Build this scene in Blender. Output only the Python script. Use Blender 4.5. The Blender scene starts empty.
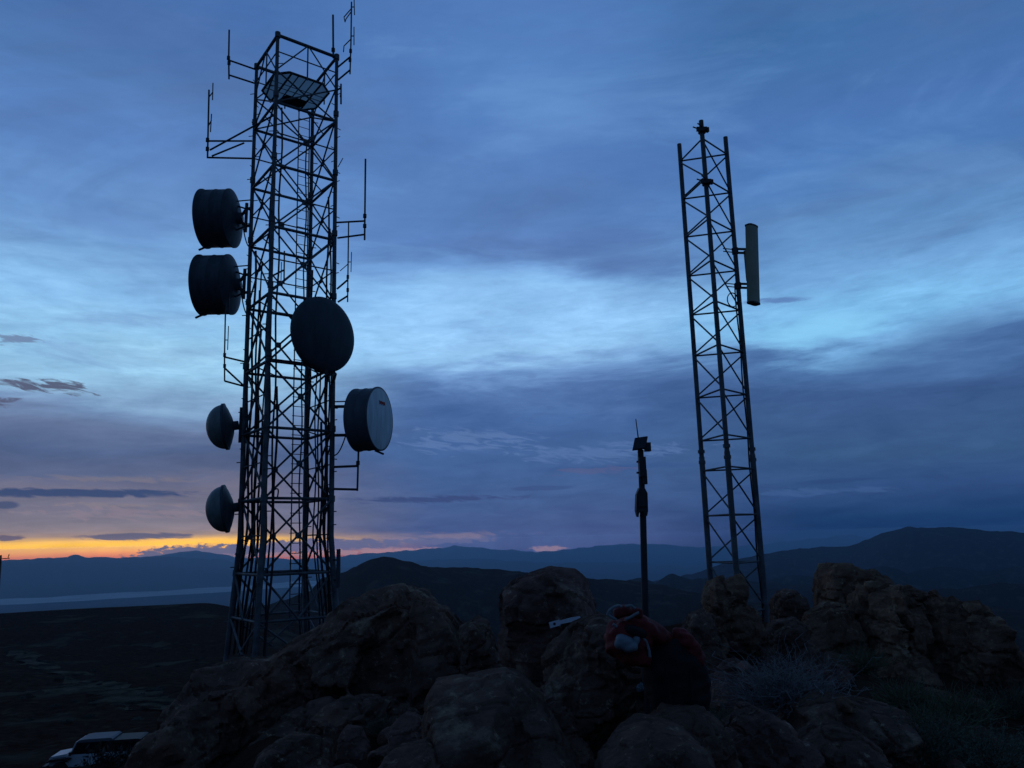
import bpy, bmesh, math, random
import numpy as np
from mathutils import Vector, noise as MN

random.seed(7)
SC = bpy.context.scene
COL = SC.collection
R = math.radians

# ------------------------------------------------------------------ camera model (eye at the origin, 1.5 m above the summit)
F, PITCH, ROLL = 760.0, R(11.5), 0.0244
fw = Vector((0, math.cos(PITCH), math.sin(PITCH)))
u0 = Vector((0, -math.sin(PITCH), math.cos(PITCH)))
r0 = Vector((1, 0, 0))
cr = r0 * math.cos(ROLL) - u0 * math.sin(ROLL)
cu = u0 * math.cos(ROLL) + r0 * math.sin(ROLL)


def ray(x, y):
    return fw + cr * ((x - 512) / F) + cu * ((384 - y) / F)


def at(x, y, Y):
    """the point of a sight line that lies Y metres ahead"""
    d = ray(x, y)
    return d * (Y / d.y)


def atd(x, y, D):
    d = ray(x, y)
    return d * (D / math.hypot(d.x, d.y))


def ea(x, y):
    d = ray(x, y)
    return math.degrees(math.atan2(d.x, d.y)), math.degrees(math.atan2(d.z, math.hypot(d.x, d.y)))


def mpp(x, y, Y):
    """metres per pixel there"""
    return (Y / ray(x, y).y) / F


def lin(c):
    return tuple((v / 12.92 if v <= .04045 else ((v + .055) / 1.055) ** 2.4) for v in [q / 255 for q in c])


# ------------------------------------------------------------------ materials
def new_mat(name, col, rough=.7, metal=0.0, noise=.25, scale=8.0, bump=.0, col2=None, spec=.3, detail=6, bscale=None, stretch=(1, 1, 1)):
    m = bpy.data.materials.new(name)
    m.use_nodes = True
    nt = m.node_tree
    b = nt.nodes['Principled BSDF']
    b.inputs['Roughness'].default_value = rough
    b.inputs['Metallic'].default_value = metal
    b.inputs['Specular IOR Level'].default_value = spec
    tc = nt.nodes.new('ShaderNodeTexCoord')
    mp = nt.nodes.new('ShaderNodeMapping')
    mp.inputs['Scale'].default_value = stretch
    nt.links.new(tc.outputs['Object'], mp.inputs['Vector'])
    n = nt.nodes.new('ShaderNodeTexNoise')
    n.inputs['Scale'].default_value = scale
    n.inputs['Detail'].default_value = detail
    n.inputs['Roughness'].default_value = .65
    nt.links.new(mp.outputs[0], n.inputs['Vector'])
    rp = nt.nodes.new('ShaderNodeValToRGB')
    c2 = col2 or tuple(v * (1 + noise) for v in col)
    c1 = tuple(v * (1 - noise) for v in col)
    rp.color_ramp.elements[0].position = .32
    rp.color_ramp.elements[1].position = .68
    rp.color_ramp.elements[0].color = (*c1, 1)
    rp.color_ramp.elements[1].color = (*c2, 1)
    nt.links.new(n.outputs['Fac'], rp.inputs['Fac'])
    nt.links.new(rp.outputs['Color'], b.inputs['Base Color'])
    if bump:
        n2 = nt.nodes.new('ShaderNodeTexNoise')
        n2.inputs['Scale'].default_value = bscale or scale * 3
        n2.inputs['Detail'].default_value = 8
        n2.inputs['Roughness'].default_value = .7
        nt.links.new(mp.outputs[0], n2.inputs['Vector'])
        bp = nt.nodes.new('ShaderNodeBump')
        bp.inputs['Strength'].default_value = bump
        bp.inputs['Distance'].default_value = .05
        nt.links.new(n2.outputs['Fac'], bp.inputs['Height'])
        nt.links.new(bp.outputs[0], b.inputs['Normal'])
    return m


def rock_mat(name, base, lichen, rust):
    m = new_mat(name, base, rough=.92, noise=.6, scale=2.2, bump=.9, bscale=9, spec=.02, detail=9)
    nt = m.node_tree
    b = nt.nodes['Principled BSDF']
    ramp = [n for n in nt.nodes if n.type == 'VALTORGB'][0]
    mp = [n for n in nt.nodes if n.type == 'MAPPING'][0]
    last = ramp.outputs['Color']
    for c, sc_, lo, hi in ((rust, 1.1, .5, .66), (lichen, 2.6, .55, .72), (lichen, 14, .58, .70), ((base[0] * .3, base[1] * .3, base[2] * .3), 4.6, .55, .7)):
        n = nt.nodes.new('ShaderNodeTexNoise')
        n.inputs['Scale'].default_value = sc_
        n.inputs['Detail'].default_value = 8
        n.inputs['Roughness'].default_value = .7
        nt.links.new(mp.outputs[0], n.inputs['Vector'])
        mr = nt.nodes.new('ShaderNodeMapRange')
        mr.inputs[1].default_value = lo
        mr.inputs[2].default_value = hi
        mr.inputs[4].default_value = .8
        nt.links.new(n.outputs['Fac'], mr.inputs[0])
        mx = nt.nodes.new('ShaderNodeMix')
        mx.data_type = 'RGBA'
        nt.links.new(mr.outputs[0], mx.inputs[0])
        nt.links.new(last, mx.inputs[6])
        mx.inputs[7].default_value = (*c, 1)
        last = mx.outputs[2]
    nt.links.new(last, b.inputs['Base Color'])
    return m


M = {}
M['galv'] = new_mat('galvanised_steel', (.10, .11, .115), .65, .12, .45, 3.5, .05)
M['steel_dark'] = new_mat('weathered_steel', (.05, .052, .055), .6, .3, .3, 9)
M['cable'] = new_mat('black_cable', (.012, .012, .013), .6, 0, .2, 5)
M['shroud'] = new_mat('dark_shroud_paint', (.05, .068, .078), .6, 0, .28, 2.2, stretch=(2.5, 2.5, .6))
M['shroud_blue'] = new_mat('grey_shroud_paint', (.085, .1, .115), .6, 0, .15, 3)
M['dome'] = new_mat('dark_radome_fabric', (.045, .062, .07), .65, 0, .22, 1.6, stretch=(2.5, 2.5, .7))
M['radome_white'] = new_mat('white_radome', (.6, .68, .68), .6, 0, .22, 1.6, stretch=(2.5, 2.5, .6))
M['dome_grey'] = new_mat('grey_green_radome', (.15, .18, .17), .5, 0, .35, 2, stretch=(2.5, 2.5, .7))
M['red_mark'] = new_mat('red_marking', (.45, .02, .025), .6, 0, .1, 5)
M['grating'] = new_mat('platform_grating', (.3, .33, .34), .6, .1, .15, 4)
mg = M['grating']
_b = mg.node_tree.nodes['Principled BSDF']
_t = mg.node_tree.nodes.new('ShaderNodeBsdfTranslucent')
_t.inputs[0].default_value = (.8, .86, .86, 1)
_m = mg.node_tree.nodes.new('ShaderNodeMixShader')
_m.inputs[0].default_value = .8
mg.node_tree.links.new(_b.outputs[0], _m.inputs[1])
mg.node_tree.links.new(_t.outputs[0], _m.inputs[2])
mg.node_tree.links.new(_m.outputs[0], mg.node_tree.nodes['Material Output'].inputs[0])
M['hatch'] = new_mat('dark_hatch_cover', (.025, .027, .03), .7, 0, .2, 4)
M['panel'] = new_mat('olive_panel_plastic', (.36, .36, .24), .6, 0, .12, 3)
M['whip'] = new_mat('fibreglass_whip', (.06, .065, .07), .5, 0, .15, 6)
M['box'] = new_mat('grey_box_plastic', (.03, .033, .036), .6, 0, .2, 6)
M['cell'] = new_mat('solar_cells', (.01, .013, .022), .35, 0, .2, 12)
M['pole_m'] = new_mat('dull_pole_steel', (.035, .037, .04), .55, .3, .25, 7)
M['wood'] = new_mat('weathered_pole_wood', (.06, .045, .035), .9, 0, .3, 4, .3, stretch=(6, 6, .6))
M['rock_a'] = rock_mat('dark_varnished_rock', (.135, .082, .062), (.46, .33, .215), (.19, .092, .058))
M['rock_b'] = rock_mat('pale_lichen_rock', (.155, .088, .07), (.44, .32, .22), (.20, .10, .065))
M['rock_c'] = rock_mat('tan_crag_rock', (.17, .10, .066), (.48, .34, .21), (.24, .125, .07))
M['red_cloth'] = new_mat('red_pack_fabric', (.14, .013, .011), .75, 0, .35, 6, .25, bscale=30)
M['black_cloth'] = new_mat('black_pack_fabric', (.008, .008, .009), .85, 0, .3, 8, .25, bscale=40)
M['pale_cloth'] = new_mat('pale_grey_fabric', (.16, .19, .21), .7, 0, .2, 8, .2, bscale=30)
M['strap'] = new_mat('grey_webbing', (.17, .19, .2), .7, 0, .2, 20)
M['white_pl'] = new_mat('white_plastic', (.5, .52, .54), .5, 0, .2, 9)
M['foil'] = new_mat('pale_blue_wrapper', (.2, .26, .29), .5, .1, .3, 20)
M['leaf'] = new_mat('sage_leaves', (.085, .10, .065), .85, 0, .35, 4)
M['dry'] = new_mat('dry_grey_twigs', (.2, .19, .18), .9, 0, .25, 6)
M['grassm'] = new_mat('dry_green_grass', (.1, .11, .06), .9, 0, .3, 4)
M['car_white'] = new_mat('white_car_paint', (.42, .45, .47), .4, 0, .05, 2)
M['car_dark'] = new_mat('black_car_plastic', (.012, .012, .013), .6, 0, .15, 5)
M['car_top'] = new_mat('grey_hardtop', (.2, .21, .22), .6, 0, .1, 3)
M['glass'] = new_mat('dark_window_glass', (.006, .008, .01), .12, 0, .05, 3, spec=.5)
M['rubber'] = new_mat('tyre_rubber', (.012, .012, .012), .85, 0, .2, 9)
M['rim'] = new_mat('alloy_rim', (.3, .31, .32), .35, .7, .1, 6)
M['lens'] = new_mat('clear_lamp_lens', (.6, .62, .62), .2, 0, .05, 5)
M['tail'] = new_mat('red_lamp_lens', (.25, .01, .01), .3, 0, .05, 5)


# ------------------------------------------------------------------ mesh building
class MB:
    def __init__(s):
        s.v, s.f, s.sm = [], [], []

    def add(s, vs, fs, smooth=False):
        o = len(s.v)
        s.v += [Vector(q) for q in vs]
        s.f += [tuple(i + o for i in q) for q in fs]
        s.sm += [smooth] * len(fs)

    def bar(s, a, b, r, n=6, r2=None):
        a, b = Vector(a), Vector(b)
        d = (b - a)
        if d.length < 1e-6:
            return s
        d.normalize()
        t = Vector((0, 0, 1)) if abs(d.z) < .9 else Vector((1, 0, 0))
        x = d.cross(t).normalized()
        y = d.cross(x)
        r2 = r if r2 is None else r2
        vs = []
        for p, q in ((a, r), (b, r2)):
            for k in range(n):
                c = 2 * math.pi * k / n
                vs.append(p + x * (q * math.cos(c)) + y * (q * math.sin(c)))
        fs = [(k, k + n, (k + 1) % n + n, (k + 1) % n) for k in range(n)]
        s.add(vs, fs, n > 5)
        s.add(vs, [tuple(range(n)), tuple(range(2 * n - 1, n - 1, -1))])
        return s

    def path(s, pts, r, n=6):
        for a, b in zip(pts[:-1], pts[1:]):
            s.bar(a, b, r, n)
        return s

    def box(s, c, x, y, z, sx, sy, sz):
        """box at c with half sizes along unit axes x, y, z"""
        c, x, y, z = Vector(c), Vector(x), Vector(y), Vector(z)
        vs = [c + x * (i * sx) + y * (j * sy) + z * (k * sz) for i in (-1, 1) for j in (-1, 1) for k in (-1, 1)]
        s.add(vs, [(0, 1, 3, 2), (4, 6, 7, 5), (0, 4, 5, 1), (2, 3, 7, 6), (0, 2, 6, 4), (1, 5, 7, 3)])
        return s

    def lathe(s, o, axis, prof, n=40):
        """profile of (radius, height) along the axis from o"""
        o, d = Vector(o), Vector(axis).normalized()
        t = Vector((0, 0, 1)) if abs(d.z) < .9 else Vector((1, 0, 0))
        x = d.cross(t).normalized()
        y = d.cross(x)
        vs = []
        for r, h in prof:
            for k in range(n):
                c = 2 * math.pi * k / n
                vs.append(o + d * h + x * (r * math.cos(c)) + y * (r * math.sin(c)))
        fs = []
        for i in range(len(prof) - 1):
            for k in range(n):
                fs.append((i * n + k, i * n + (k + 1) % n, (i + 1) * n + (k + 1) % n, (i + 1) * n + k))
        s.add(vs, fs, True)
        if prof[0][0] > 1e-4:
            s.add(vs[:n], [tuple(range(n - 1, -1, -1))])
        if prof[-1][0] > 1e-4:
            s.add(vs[-n:], [tuple(range(n))])
        return s

    def prism(s, poly, off):
        """closed polygon (3-D points) swept by the vector off"""
        n = len(poly)
        vs = [Vector(p) for p in poly] + [Vector(p) + Vector(off) for p in poly]
        s.add(vs, [tuple(range(n - 1, -1, -1)), tuple(range(n, 2 * n))] + [(k, (k + 1) % n, (k + 1) % n + n, k + n) for k in range(n)])
        return s

    def build(s, name, mat, parent=None, loc=None):
        o = Vector(loc) if loc is not None else (Vector(parent['_o']) if parent is not None and '_o' in parent else Vector((0, 0, 0)))
        me = bpy.data.meshes.new(name)
        me.from_pydata([tuple(q - o) for q in s.v], [], s.f)
        me.polygons.foreach_set('use_smooth', s.sm)
        me.materials.append(M[mat] if isinstance(mat, str) else mat)
        bm = bmesh.new()
        bm.from_mesh(me)
        bmesh.ops.recalc_face_normals(bm, faces=bm.faces)
        bm.to_mesh(me)
        bm.free()
        me.update()
        ob = bpy.data.objects.new(name, me)
        COL.objects.link(ob)
        if parent is not None:
            ob.parent = parent
            ob['_o'] = tuple(o)
        else:
            ob.location = o
            ob['_o'] = tuple(o)
        return ob


def thing(name, label, cat, loc, group=None):
    o = bpy.data.objects.new(name, None)
    o.empty_display_size = .2
    COL.objects.link(o)
    o.location = loc
    o['_o'] = tuple(loc)
    return tag(o, label, cat, group)


def tag(o, label, cat, group=None, kind=None):
    o['label'] = label
    o['category'] = cat
    if group:
        o['group'] = group
    if kind:
        o['kind'] = kind
    return o


def unit(*v):
    return Vector(v).normalized()


UP = Vector((0, 0, 1))


def lerp(a, b, t):
    return Vector(a) * (1 - t) + Vector(b) * t


# ------------------------------------------------------------------ terrain
PHI = [-180, -60, -40, -31, -22, -17, -8, 0, 8, 16, 25, 35, 60, 180]
RAD = [.5, 3, 6, 10, 16, 24, 47, 80, 130, 220, 350, 600, 1000, 2500, 4000, 20000]
TZ = {
    -180: [-1.5, -1.5, -1.5, -1.6, -2, -3, -8, -18, -35, -60, -100, -170, -240, -340, -380, -390],
    -60: [-1.5, -1.7, -2.2, -3.2, -5, -7.5, -12, -14, -18, -30, -55, -120, -220, -340, -385, -395],
    -40: [-1.5, -1.7, -2.2, -3.2, -5, -7.5, -11.65, -15.5, -19.5, -22.5, -22.6, -90, -220, -340, -385, -395],
    -31: [-1.5, -1.7, -2.2, -3.2, -5, -7.3, -11.65, -15.8, -20, -23, -22.4, -90, -225, -345, -385, -395],
    -22: [-1.5, -1.6, -1.9, -2.3, -3.2, -4.5, -10.2, -15.5, -20.5, -23.5, -22.8, -95, -230, -345, -385, -395],
    -17: [-1.5, -1.5, -1.6, -1.9, -2.5, -3.15, -9.5, -15.5, -21, -25, -29, -110, -235, -345, -385, -395],
    -8: [-1.5, -1.5, -1.55, -1.7, -2.2, -3.2, -9, -17, -29, -45, -80, -140, -230, -345, -380, -395],
    0: [-1.5, -1.5, -1.5, -1.6, -2.1, -3.4, -11, -20, -34, -55, -90, -150, -230, -345, -380, -395],
    8: [-1.5, -1.5, -1.5, -1.5, -1.8, -3.2, -11, -21, -36, -58, -95, -155, -235, -345, -380, -395],
    16: [-1.5, -1.5, -1.5, -1.45, -1.6, -3, -11, -21, -37, -60, -98, -160, -240, -340, -375, -390],
    25: [-1.5, -1.5, -1.5, -1.5, -1.7, -3, -11, -22, -40, -65, -105, -165, -240, -330, -360, -390],
    35: [-1.5, -1.5, -1.6, -1.9, -2.6, -4.5, -12, -24, -42, -70, -110, -170, -240, -330, -360, -390],
    60: [-1.5, -1.5, -1.7, -2.2, -3, -5, -13, -25, -45, -70, -110, -170, -240, -330, -360, -390],
    180: [-1.5, -1.5, -1.5, -1.6, -2, -3, -8, -18, -35, -60, -100, -170, -240, -340, -380, -390],
}
LR = [math.log(q) for q in RAD]
TAB = np.array([TZ[p] for p in PHI])


def base_z(phi, r):
    lr = math.log(max(r, .5))
    i = max(0, min(len(PHI) - 2, int(np.searchsorted(PHI, phi) - 1)))
    t = (phi - PHI[i]) / (PHI[i + 1] - PHI[i])
    t = t * t * (3 - 2 * t)
    row = TAB[i] * (1 - t) + TAB[i + 1] * t
    return float(np.interp(lr, LR, row))


# skylines of the ridges as measured sight lines, each with the distance it stands at and how broad it is (in log distance)
RIDGES = [
    (750, .40, [(-300, 640), (150, 625), (240, 610), (285, 601), (310, 592), (322, 578), (345, 572), (362, 562), (385, 556), (402, 560), (432, 567), (470, 569), (530, 573), (560, 579), (610, 582), (660, 589), (690, 594), (740, 600), (800, 606), (1100, 622)]),
    (1500, .26, [(-300, 660), (500, 625), (560, 604), (600, 590), (640, 579), (655, 583), (672, 574), (690, 578), (720, 574), (760, 580), (800, 583), (860, 590), (1100, 600)]),
    (1150, .16, [(-300, 700), (560, 640), (640, 612), (690, 602), (730, 598), (770, 589), (800, 592), (830, 596), (868, 588), (905, 592), (950, 589), (1000, 583), (1060, 588), (1300, 600)]),
    (1800, .13, [(-300, 700), (600, 610), (650, 594), (690, 588), (735, 580), (762, 583), (790, 574), (815, 577), (850, 571), (880, 563), (905, 570), (940, 566), (985, 572), (1024, 566), (1100, 575), (1300, 590)]),
    (2600, .22, [(-300, 640), (560, 600), (650, 583), (700, 572), (740, 559), (781, 553), (804, 549), (851, 546.5), (873, 537), (890, 531), (906, 526.5), (925, 528), (960, 529), (1024, 533), (1100, 534), (1300, 540)]),
    (9500, .115, [(-300, 562), (0, 559.6), (30, 558.5), (55, 557), (66, 558), (75, 554.6), (86, 557.5), (98, 557.6), (156, 557.4), (195, 558), (230, 562), (262, 570), (300, 574), (340, 569), (400, 564), (440, 560), (480, 559), (540, 562), (600, 562), (680, 566), (760, 570), (1100, 574)]),
    (12800, .12, [(-300, 562), (100, 562), (150, 557), (168, 553), (195, 550.6), (215, 553), (240, 557), (290, 558.5), (332, 557.6), (360, 554), (400, 551), (430, 549), (454, 546), (478, 547.5), (498, 549.5), (530, 551), (555, 550), (574, 548), (610, 545), (646, 543.5), (702, 546.5), (760, 545.5), (792, 541), (815, 538.5), (851, 535), (870, 538), (1024, 540), (1300, 545)]),
]
RP = []
for rr, w, pts in RIDGES:
    ph, zz = [], []
    for x, y in pts:
        a, e = ea(x, y)
        ph.append(a)
        zz.append(rr * math.tan(R(e)))
    RP.append((rr, w, ph, zz))


def ground_z(x, y):
    r = math.hypot(x, y)
    phi = math.degrees(math.atan2(x, y))
    z = base_z(phi, r)
    if r > 250:
        q = Vector((x, y, 0))
        relief = 0
        for i, (rr, w, ph, zz) in enumerate(RP):
            if abs(phi) > 75:
                zr = z + (30 + 25 * i)
            else:
                zr = float(np.interp(phi, ph, zz)) + rr * .0017 * MN.fractal(Vector((phi * 1.1, i * 5.7, .3)), .8, 2.1, 5)
            warp = 1 + .10 * MN.noise(Vector((phi * .11, i * 7.3, 1.5)))
            t = math.log(r / (rr * warp)) / w
            if abs(t) < 3:
                gul = MN.fractal(Vector((x / rr * 9, y / rr * 9, i * 3.1)), .9, 2.1, 6)
                k = math.exp(-t * t * (1 if t < 0 else .6))
                h = (zr - z) * k
                h *= 1 + .55 * gul * (1 - k)
                if h > relief:
                    relief = h
        z += relief
        z += min(r / 4000, 1) * 6 * MN.fractal(q / 300, 1, 2, 4)
    else:
        q = Vector((x, y, 0))
        a = min(1, r / 4)
        z += a * .10 * MN.fractal(q * .9, .8, 2.1, 6)
        if r > 30:
            z += min(1, (r - 30) / 40) * (.9 * MN.fractal(q * .045 + Vector((3, 8, 0)), .8, 2.1, 5) + min(1, max(0, (r - 60) / 60)) * 2.4 * MN.fractal(q * .014 + Vector((1, 2, 0)), .9, 2.1, 4))
    return z


def terrain():
    az = [-180 + 4 * k for k in range(32)] + [-52 + .2 * k for k in range(520)] + [52 + 4 * k for k in range(32)]
    az = sorted(set(round(a, 3) for a in az if a < 179.9))
    rs = list(np.exp(np.linspace(math.log(.6), math.log(250), 150))) + list(np.exp(np.linspace(math.log(254), math.log(14900), 190)))
    vs, fs = [], []
    for r in rs:
        for a in az:
            x, y = r * math.sin(R(a)), r * math.cos(R(a))
            vs.append((x, y, ground_z(x, y)))
    n = len(az)
    for i in range(len(rs) - 1):
        for k in range(n):
            k2 = (k + 1) % n
            fs.append((i * n + k, i * n + k2, (i + 1) * n + k2, (i + 1) * n + k))
    vs.append((0, 0, -1.5))
    c = len(vs) - 1
    for k in range(n):
        fs.append((c, (k + 1) % n, k))
    me = bpy.data.meshes.new('terrain')
    me.from_pydata(vs, [], fs)
    me.polygons.foreach_set('use_smooth', [True] * len(fs))
    me.update()
    # desert soil: dark scree, patches of pale scrub and bare dirt
    m = bpy.data.materials.new('desert_ground')
    m.use_nodes = True
    nt = m.node_tree
    b = nt.nodes['Principled BSDF']
    b.inputs['Roughness'].default_value = .95
    b.inputs['Specular IOR Level'].default_value = .0
    tc = nt.nodes.new('ShaderNodeTexCoord')

    def nz(s, d=8):
        q = nt.nodes.new('ShaderNodeTexNoise')
        q.inputs['Scale'].default_value = s
        q.inputs['Detail'].default_value = d
        q.inputs['Roughness'].default_value = .62
        nt.links.new(tc.outputs['Object'], q.inputs['Vector'])
        return q.outputs['Fac']

    def mixc(fac, a, c2, lo, hi, top=1.0):
        mr = nt.nodes.new('ShaderNodeMapRange')
        mr.inputs[1].default_value, mr.inputs[2].default_value, mr.inputs[4].default_value = lo, hi, top
        nt.links.new(fac, mr.inputs[0])
        mx = nt.nodes.new('ShaderNodeMix')
        mx.data_type = 'RGBA'
        nt.links.new(mr.outputs[0], mx.inputs[0])
        if isinstance(a, tuple):
            mx.inputs[6].default_value = (*a, 1)
        else:
            nt.links.new(a, mx.inputs[6])
        mx.inputs[7].default_value = (*c2, 1)
        return mx.outputs[2]

    c = mixc(nz(.9), (.024, .013, .0095), (.054, .031, .022), .35, .65)
    c = mixc(nz(.05), c, (.075, .066, .048), .54, .64, .75)
    c = mixc(nz(.4), c, (.07, .062, .043), .57, .67, .6)
    c = mixc(nz(.0016, 10), c, (.075, .055, .045), .52, .66, .6)
    nt.links.new(c, b.inputs['Base Color'])
    bp = nt.nodes.new('ShaderNodeBump')
    bp.inputs['Strength'].default_value = .7
    bp.inputs['Distance'].default_value = .12
    nt.links.new(nz(3.5, 10), bp.inputs['Height'])
    nt.links.new(bp.outputs[0], b.inputs['Normal'])
    me.materials.append(m)
    o = bpy.data.objects.new('ground', me)
    COL.objects.link(o)
    o['kind'] = 'structure'
    o['label'] = 'dark stony desert mountain summit falling to hills, valley and far ranges'
    return o


terrain()


def lake_bed():
    vs, fs = [], []
    n, mm = 90, 14
    for i in range(mm + 1):
        for k in range(n + 1):
            a = -60 + 47 * k / n
            edge = MN.fractal(Vector((a * .16, i * .2, 4)), 1, 2, 4)
            q_ = 512 + 760 * math.tan(R(a)) * 1.02
            rin = 384 / math.tan(-R(ea(q_, 606.5 - .062 * q_)[1])) + 130 * edge
            rout = 384 / math.tan(-R(ea(q_, 596.5 - .058 * q_)[1])) + 160 * edge
            r = rin + (rout - rin) * i / mm
            x, y = r * math.sin(R(a)), r * math.cos(R(a))
            vs.append((x, y, -378))
    for i in range(mm):
        for k in range(n):
            q = i * (n + 1) + k
            fs.append((q, q + 1, q + n + 2, q + n + 1))
    me = bpy.data.meshes.new('dry_lake')
    me.from_pydata(vs, [], fs)
    me.polygons.foreach_set('use_smooth', [True] * len(fs))
    me.materials.append(new_mat('pale_playa_clay', (.36, .35, .33), .9, 0, .4, .0012, detail=8, stretch=(1, 3, 1)))
    o = bpy.data.objects.new('dry_lake', me)
    COL.objects.link(o)
    o['kind'] = 'structure'
    o['label'] = 'pale dry lake bed lying in the far valley'


lake_bed()


def ground_hit(px, py):
    d = ray(px, py)
    h = math.hypot(d.x, d.y)
    r = 20.0
    while r < 900:
        x, y = d.x / h * r, d.y / h * r
        if d.z / h * r < ground_z(x, y):
            return Vector((x, y, ground_z(x, y)))
        r *= 1.004
    return Vector((x, y, ground_z(x, y)))


def wash(name, label, pts, wid, mat, seed):
    C_ = [ground_hit(*p) for p in pts]
    fine = []
    for a, b in zip(C_[:-1], C_[1:]):
        n = max(2, int((b - a).length / 1.2))
        fine += [lerp(a, b, k / n) for k in range(n)]
    fine.append(C_[-1])
    vs, fs = [], []
    m = 7
    for i, p in enumerate(fine):
        t = (fine[min(i + 1, len(fine) - 1)] - fine[max(i - 1, 0)])
        t.z = 0
        t.normalize()
        n_ = Vector((-t.y, t.x, 0))
        w0 = wid * (.6 + .9 * (.5 + .5 * MN.fractal(Vector((i * .09, seed, 0)), 1, 2, 4))) * min(1, i / 6 + .05, (len(fine) - 1 - i) / 6 + .05)
        sh = MN.fractal(Vector((i * .06, seed + 9, 0)), 1, 2, 4) * wid * .7
        for k in range(m):
            q = p + n_ * (sh + w0 * (k / (m - 1) - .5) * (1 + .3 * MN.noise(Vector((i * .5, k, seed)))))
            vs.append((q.x, q.y, ground_z(q.x, q.y) + .05))
    for i in range(len(fine) - 1):
        for k in range(m - 1):
            q = i * m + k
            fs.append((q, q + 1, q + m + 1, q + m))
    me = bpy.data.meshes.new(name)
    me.from_pydata(vs, [], fs)
    me.polygons.foreach_set('use_smooth', [True] * len(fs))
    me.materials.append(mat)
    o = bpy.data.objects.new(name, me)
    COL.objects.link(o)
    o['kind'] = 'structure'
    o['label'] = label


wm = new_mat('pale_gravel', (.05, .038, .028), .95, 0, .8, .30, .5, col2=(.115, .095, .068), spec=0)
wash('dirt_track', 'pale rough dirt track winding across the left slope', [(2, 652), (22, 658), (45, 668), (72, 678), (100, 686), (128, 693), (158, 703), (172, 712)], 5, wm, 3)
wash('gravel_wash', 'pale gravelly wash on the left slope', [(40, 690), (66, 686), (90, 692), (120, 702), (146, 710)], 7, wm, 8)

# ------------------------------------------------------------------ rocks


def block(P, Y0, dep, rnd, cuts, jit):
    """an angular block: hull of the outline repeated at several depths, then split along random fracture planes"""
    c = sum(P, Vector()) / len(P)
    pts = []
    n = len(P)
    face = sorted(rnd.sample(range(n), min(n, 5)))          # a few corners only: broad flat faces between sharp arrises
    rear = sorted(rnd.sample(range(n), min(n, 5)))
    tilt = Vector((rnd.uniform(-.5, .5), 0, rnd.uniform(.1, .9)))
    w_ = max((p - c).length for p in P)
    for t, sc_, idx in ((-.5, .74, face), (-.02, 1.0, range(n)), (.22, .98, range(n)), (.5, .8, rear)):
        for k in idx:
            p = P[k]
            q = c + (p - c) * (sc_ * (1 + (rnd.uniform(-jit, jit) * 2 if sc_ < .9 else 0)))
            q = q + Vector((0, dep * t, 0))
            if t < -.2:
                q.y += dep * .30 * tilt.dot((p - c) / w_)
                q.z -= .09 * dep
            pts.append(q)
    bm = bmesh.new()
    for q in pts:
        bm.verts.new(q)
    bmesh.ops.convex_hull(bm, input=bm.verts[:])
    loose = [v for v in bm.verts if not v.link_faces]
    bmesh.ops.delete(bm, geom=loose, context='VERTS')
    w = max((p - c).length for p in P)
    for _ in range(cuts):
        n_ = Vector((rnd.uniform(-1, 1), -rnd.uniform(.3, 1), rnd.uniform(-.5, .9))).normalized()
        ext = max(n_.dot(v.co - c) for v in bm.verts)
        o_ = c + n_ * ext * rnd.uniform(.55, .8)
        r_ = bmesh.ops.bisect_plane(bm, geom=bm.verts[:] + bm.edges[:] + bm.faces[:], plane_co=o_, plane_no=n_, clear_outer=True)
        ed = [e for e in r_['geom_cut'] if isinstance(e, bmesh.types.BMEdge)]
        if ed:
            bmesh.ops.contextual_create(bm, geom=ed)
    bmesh.ops.recalc_face_normals(bm, faces=bm.faces[:])
    bmesh.ops.triangulate(bm, faces=bm.faces[:])
    bm.verts.index_update()
    out = [v.co.copy() for v in bm.verts], [tuple(v.index for v in f.verts) for f in bm.faces]
    bm.free()
    return out


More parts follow.
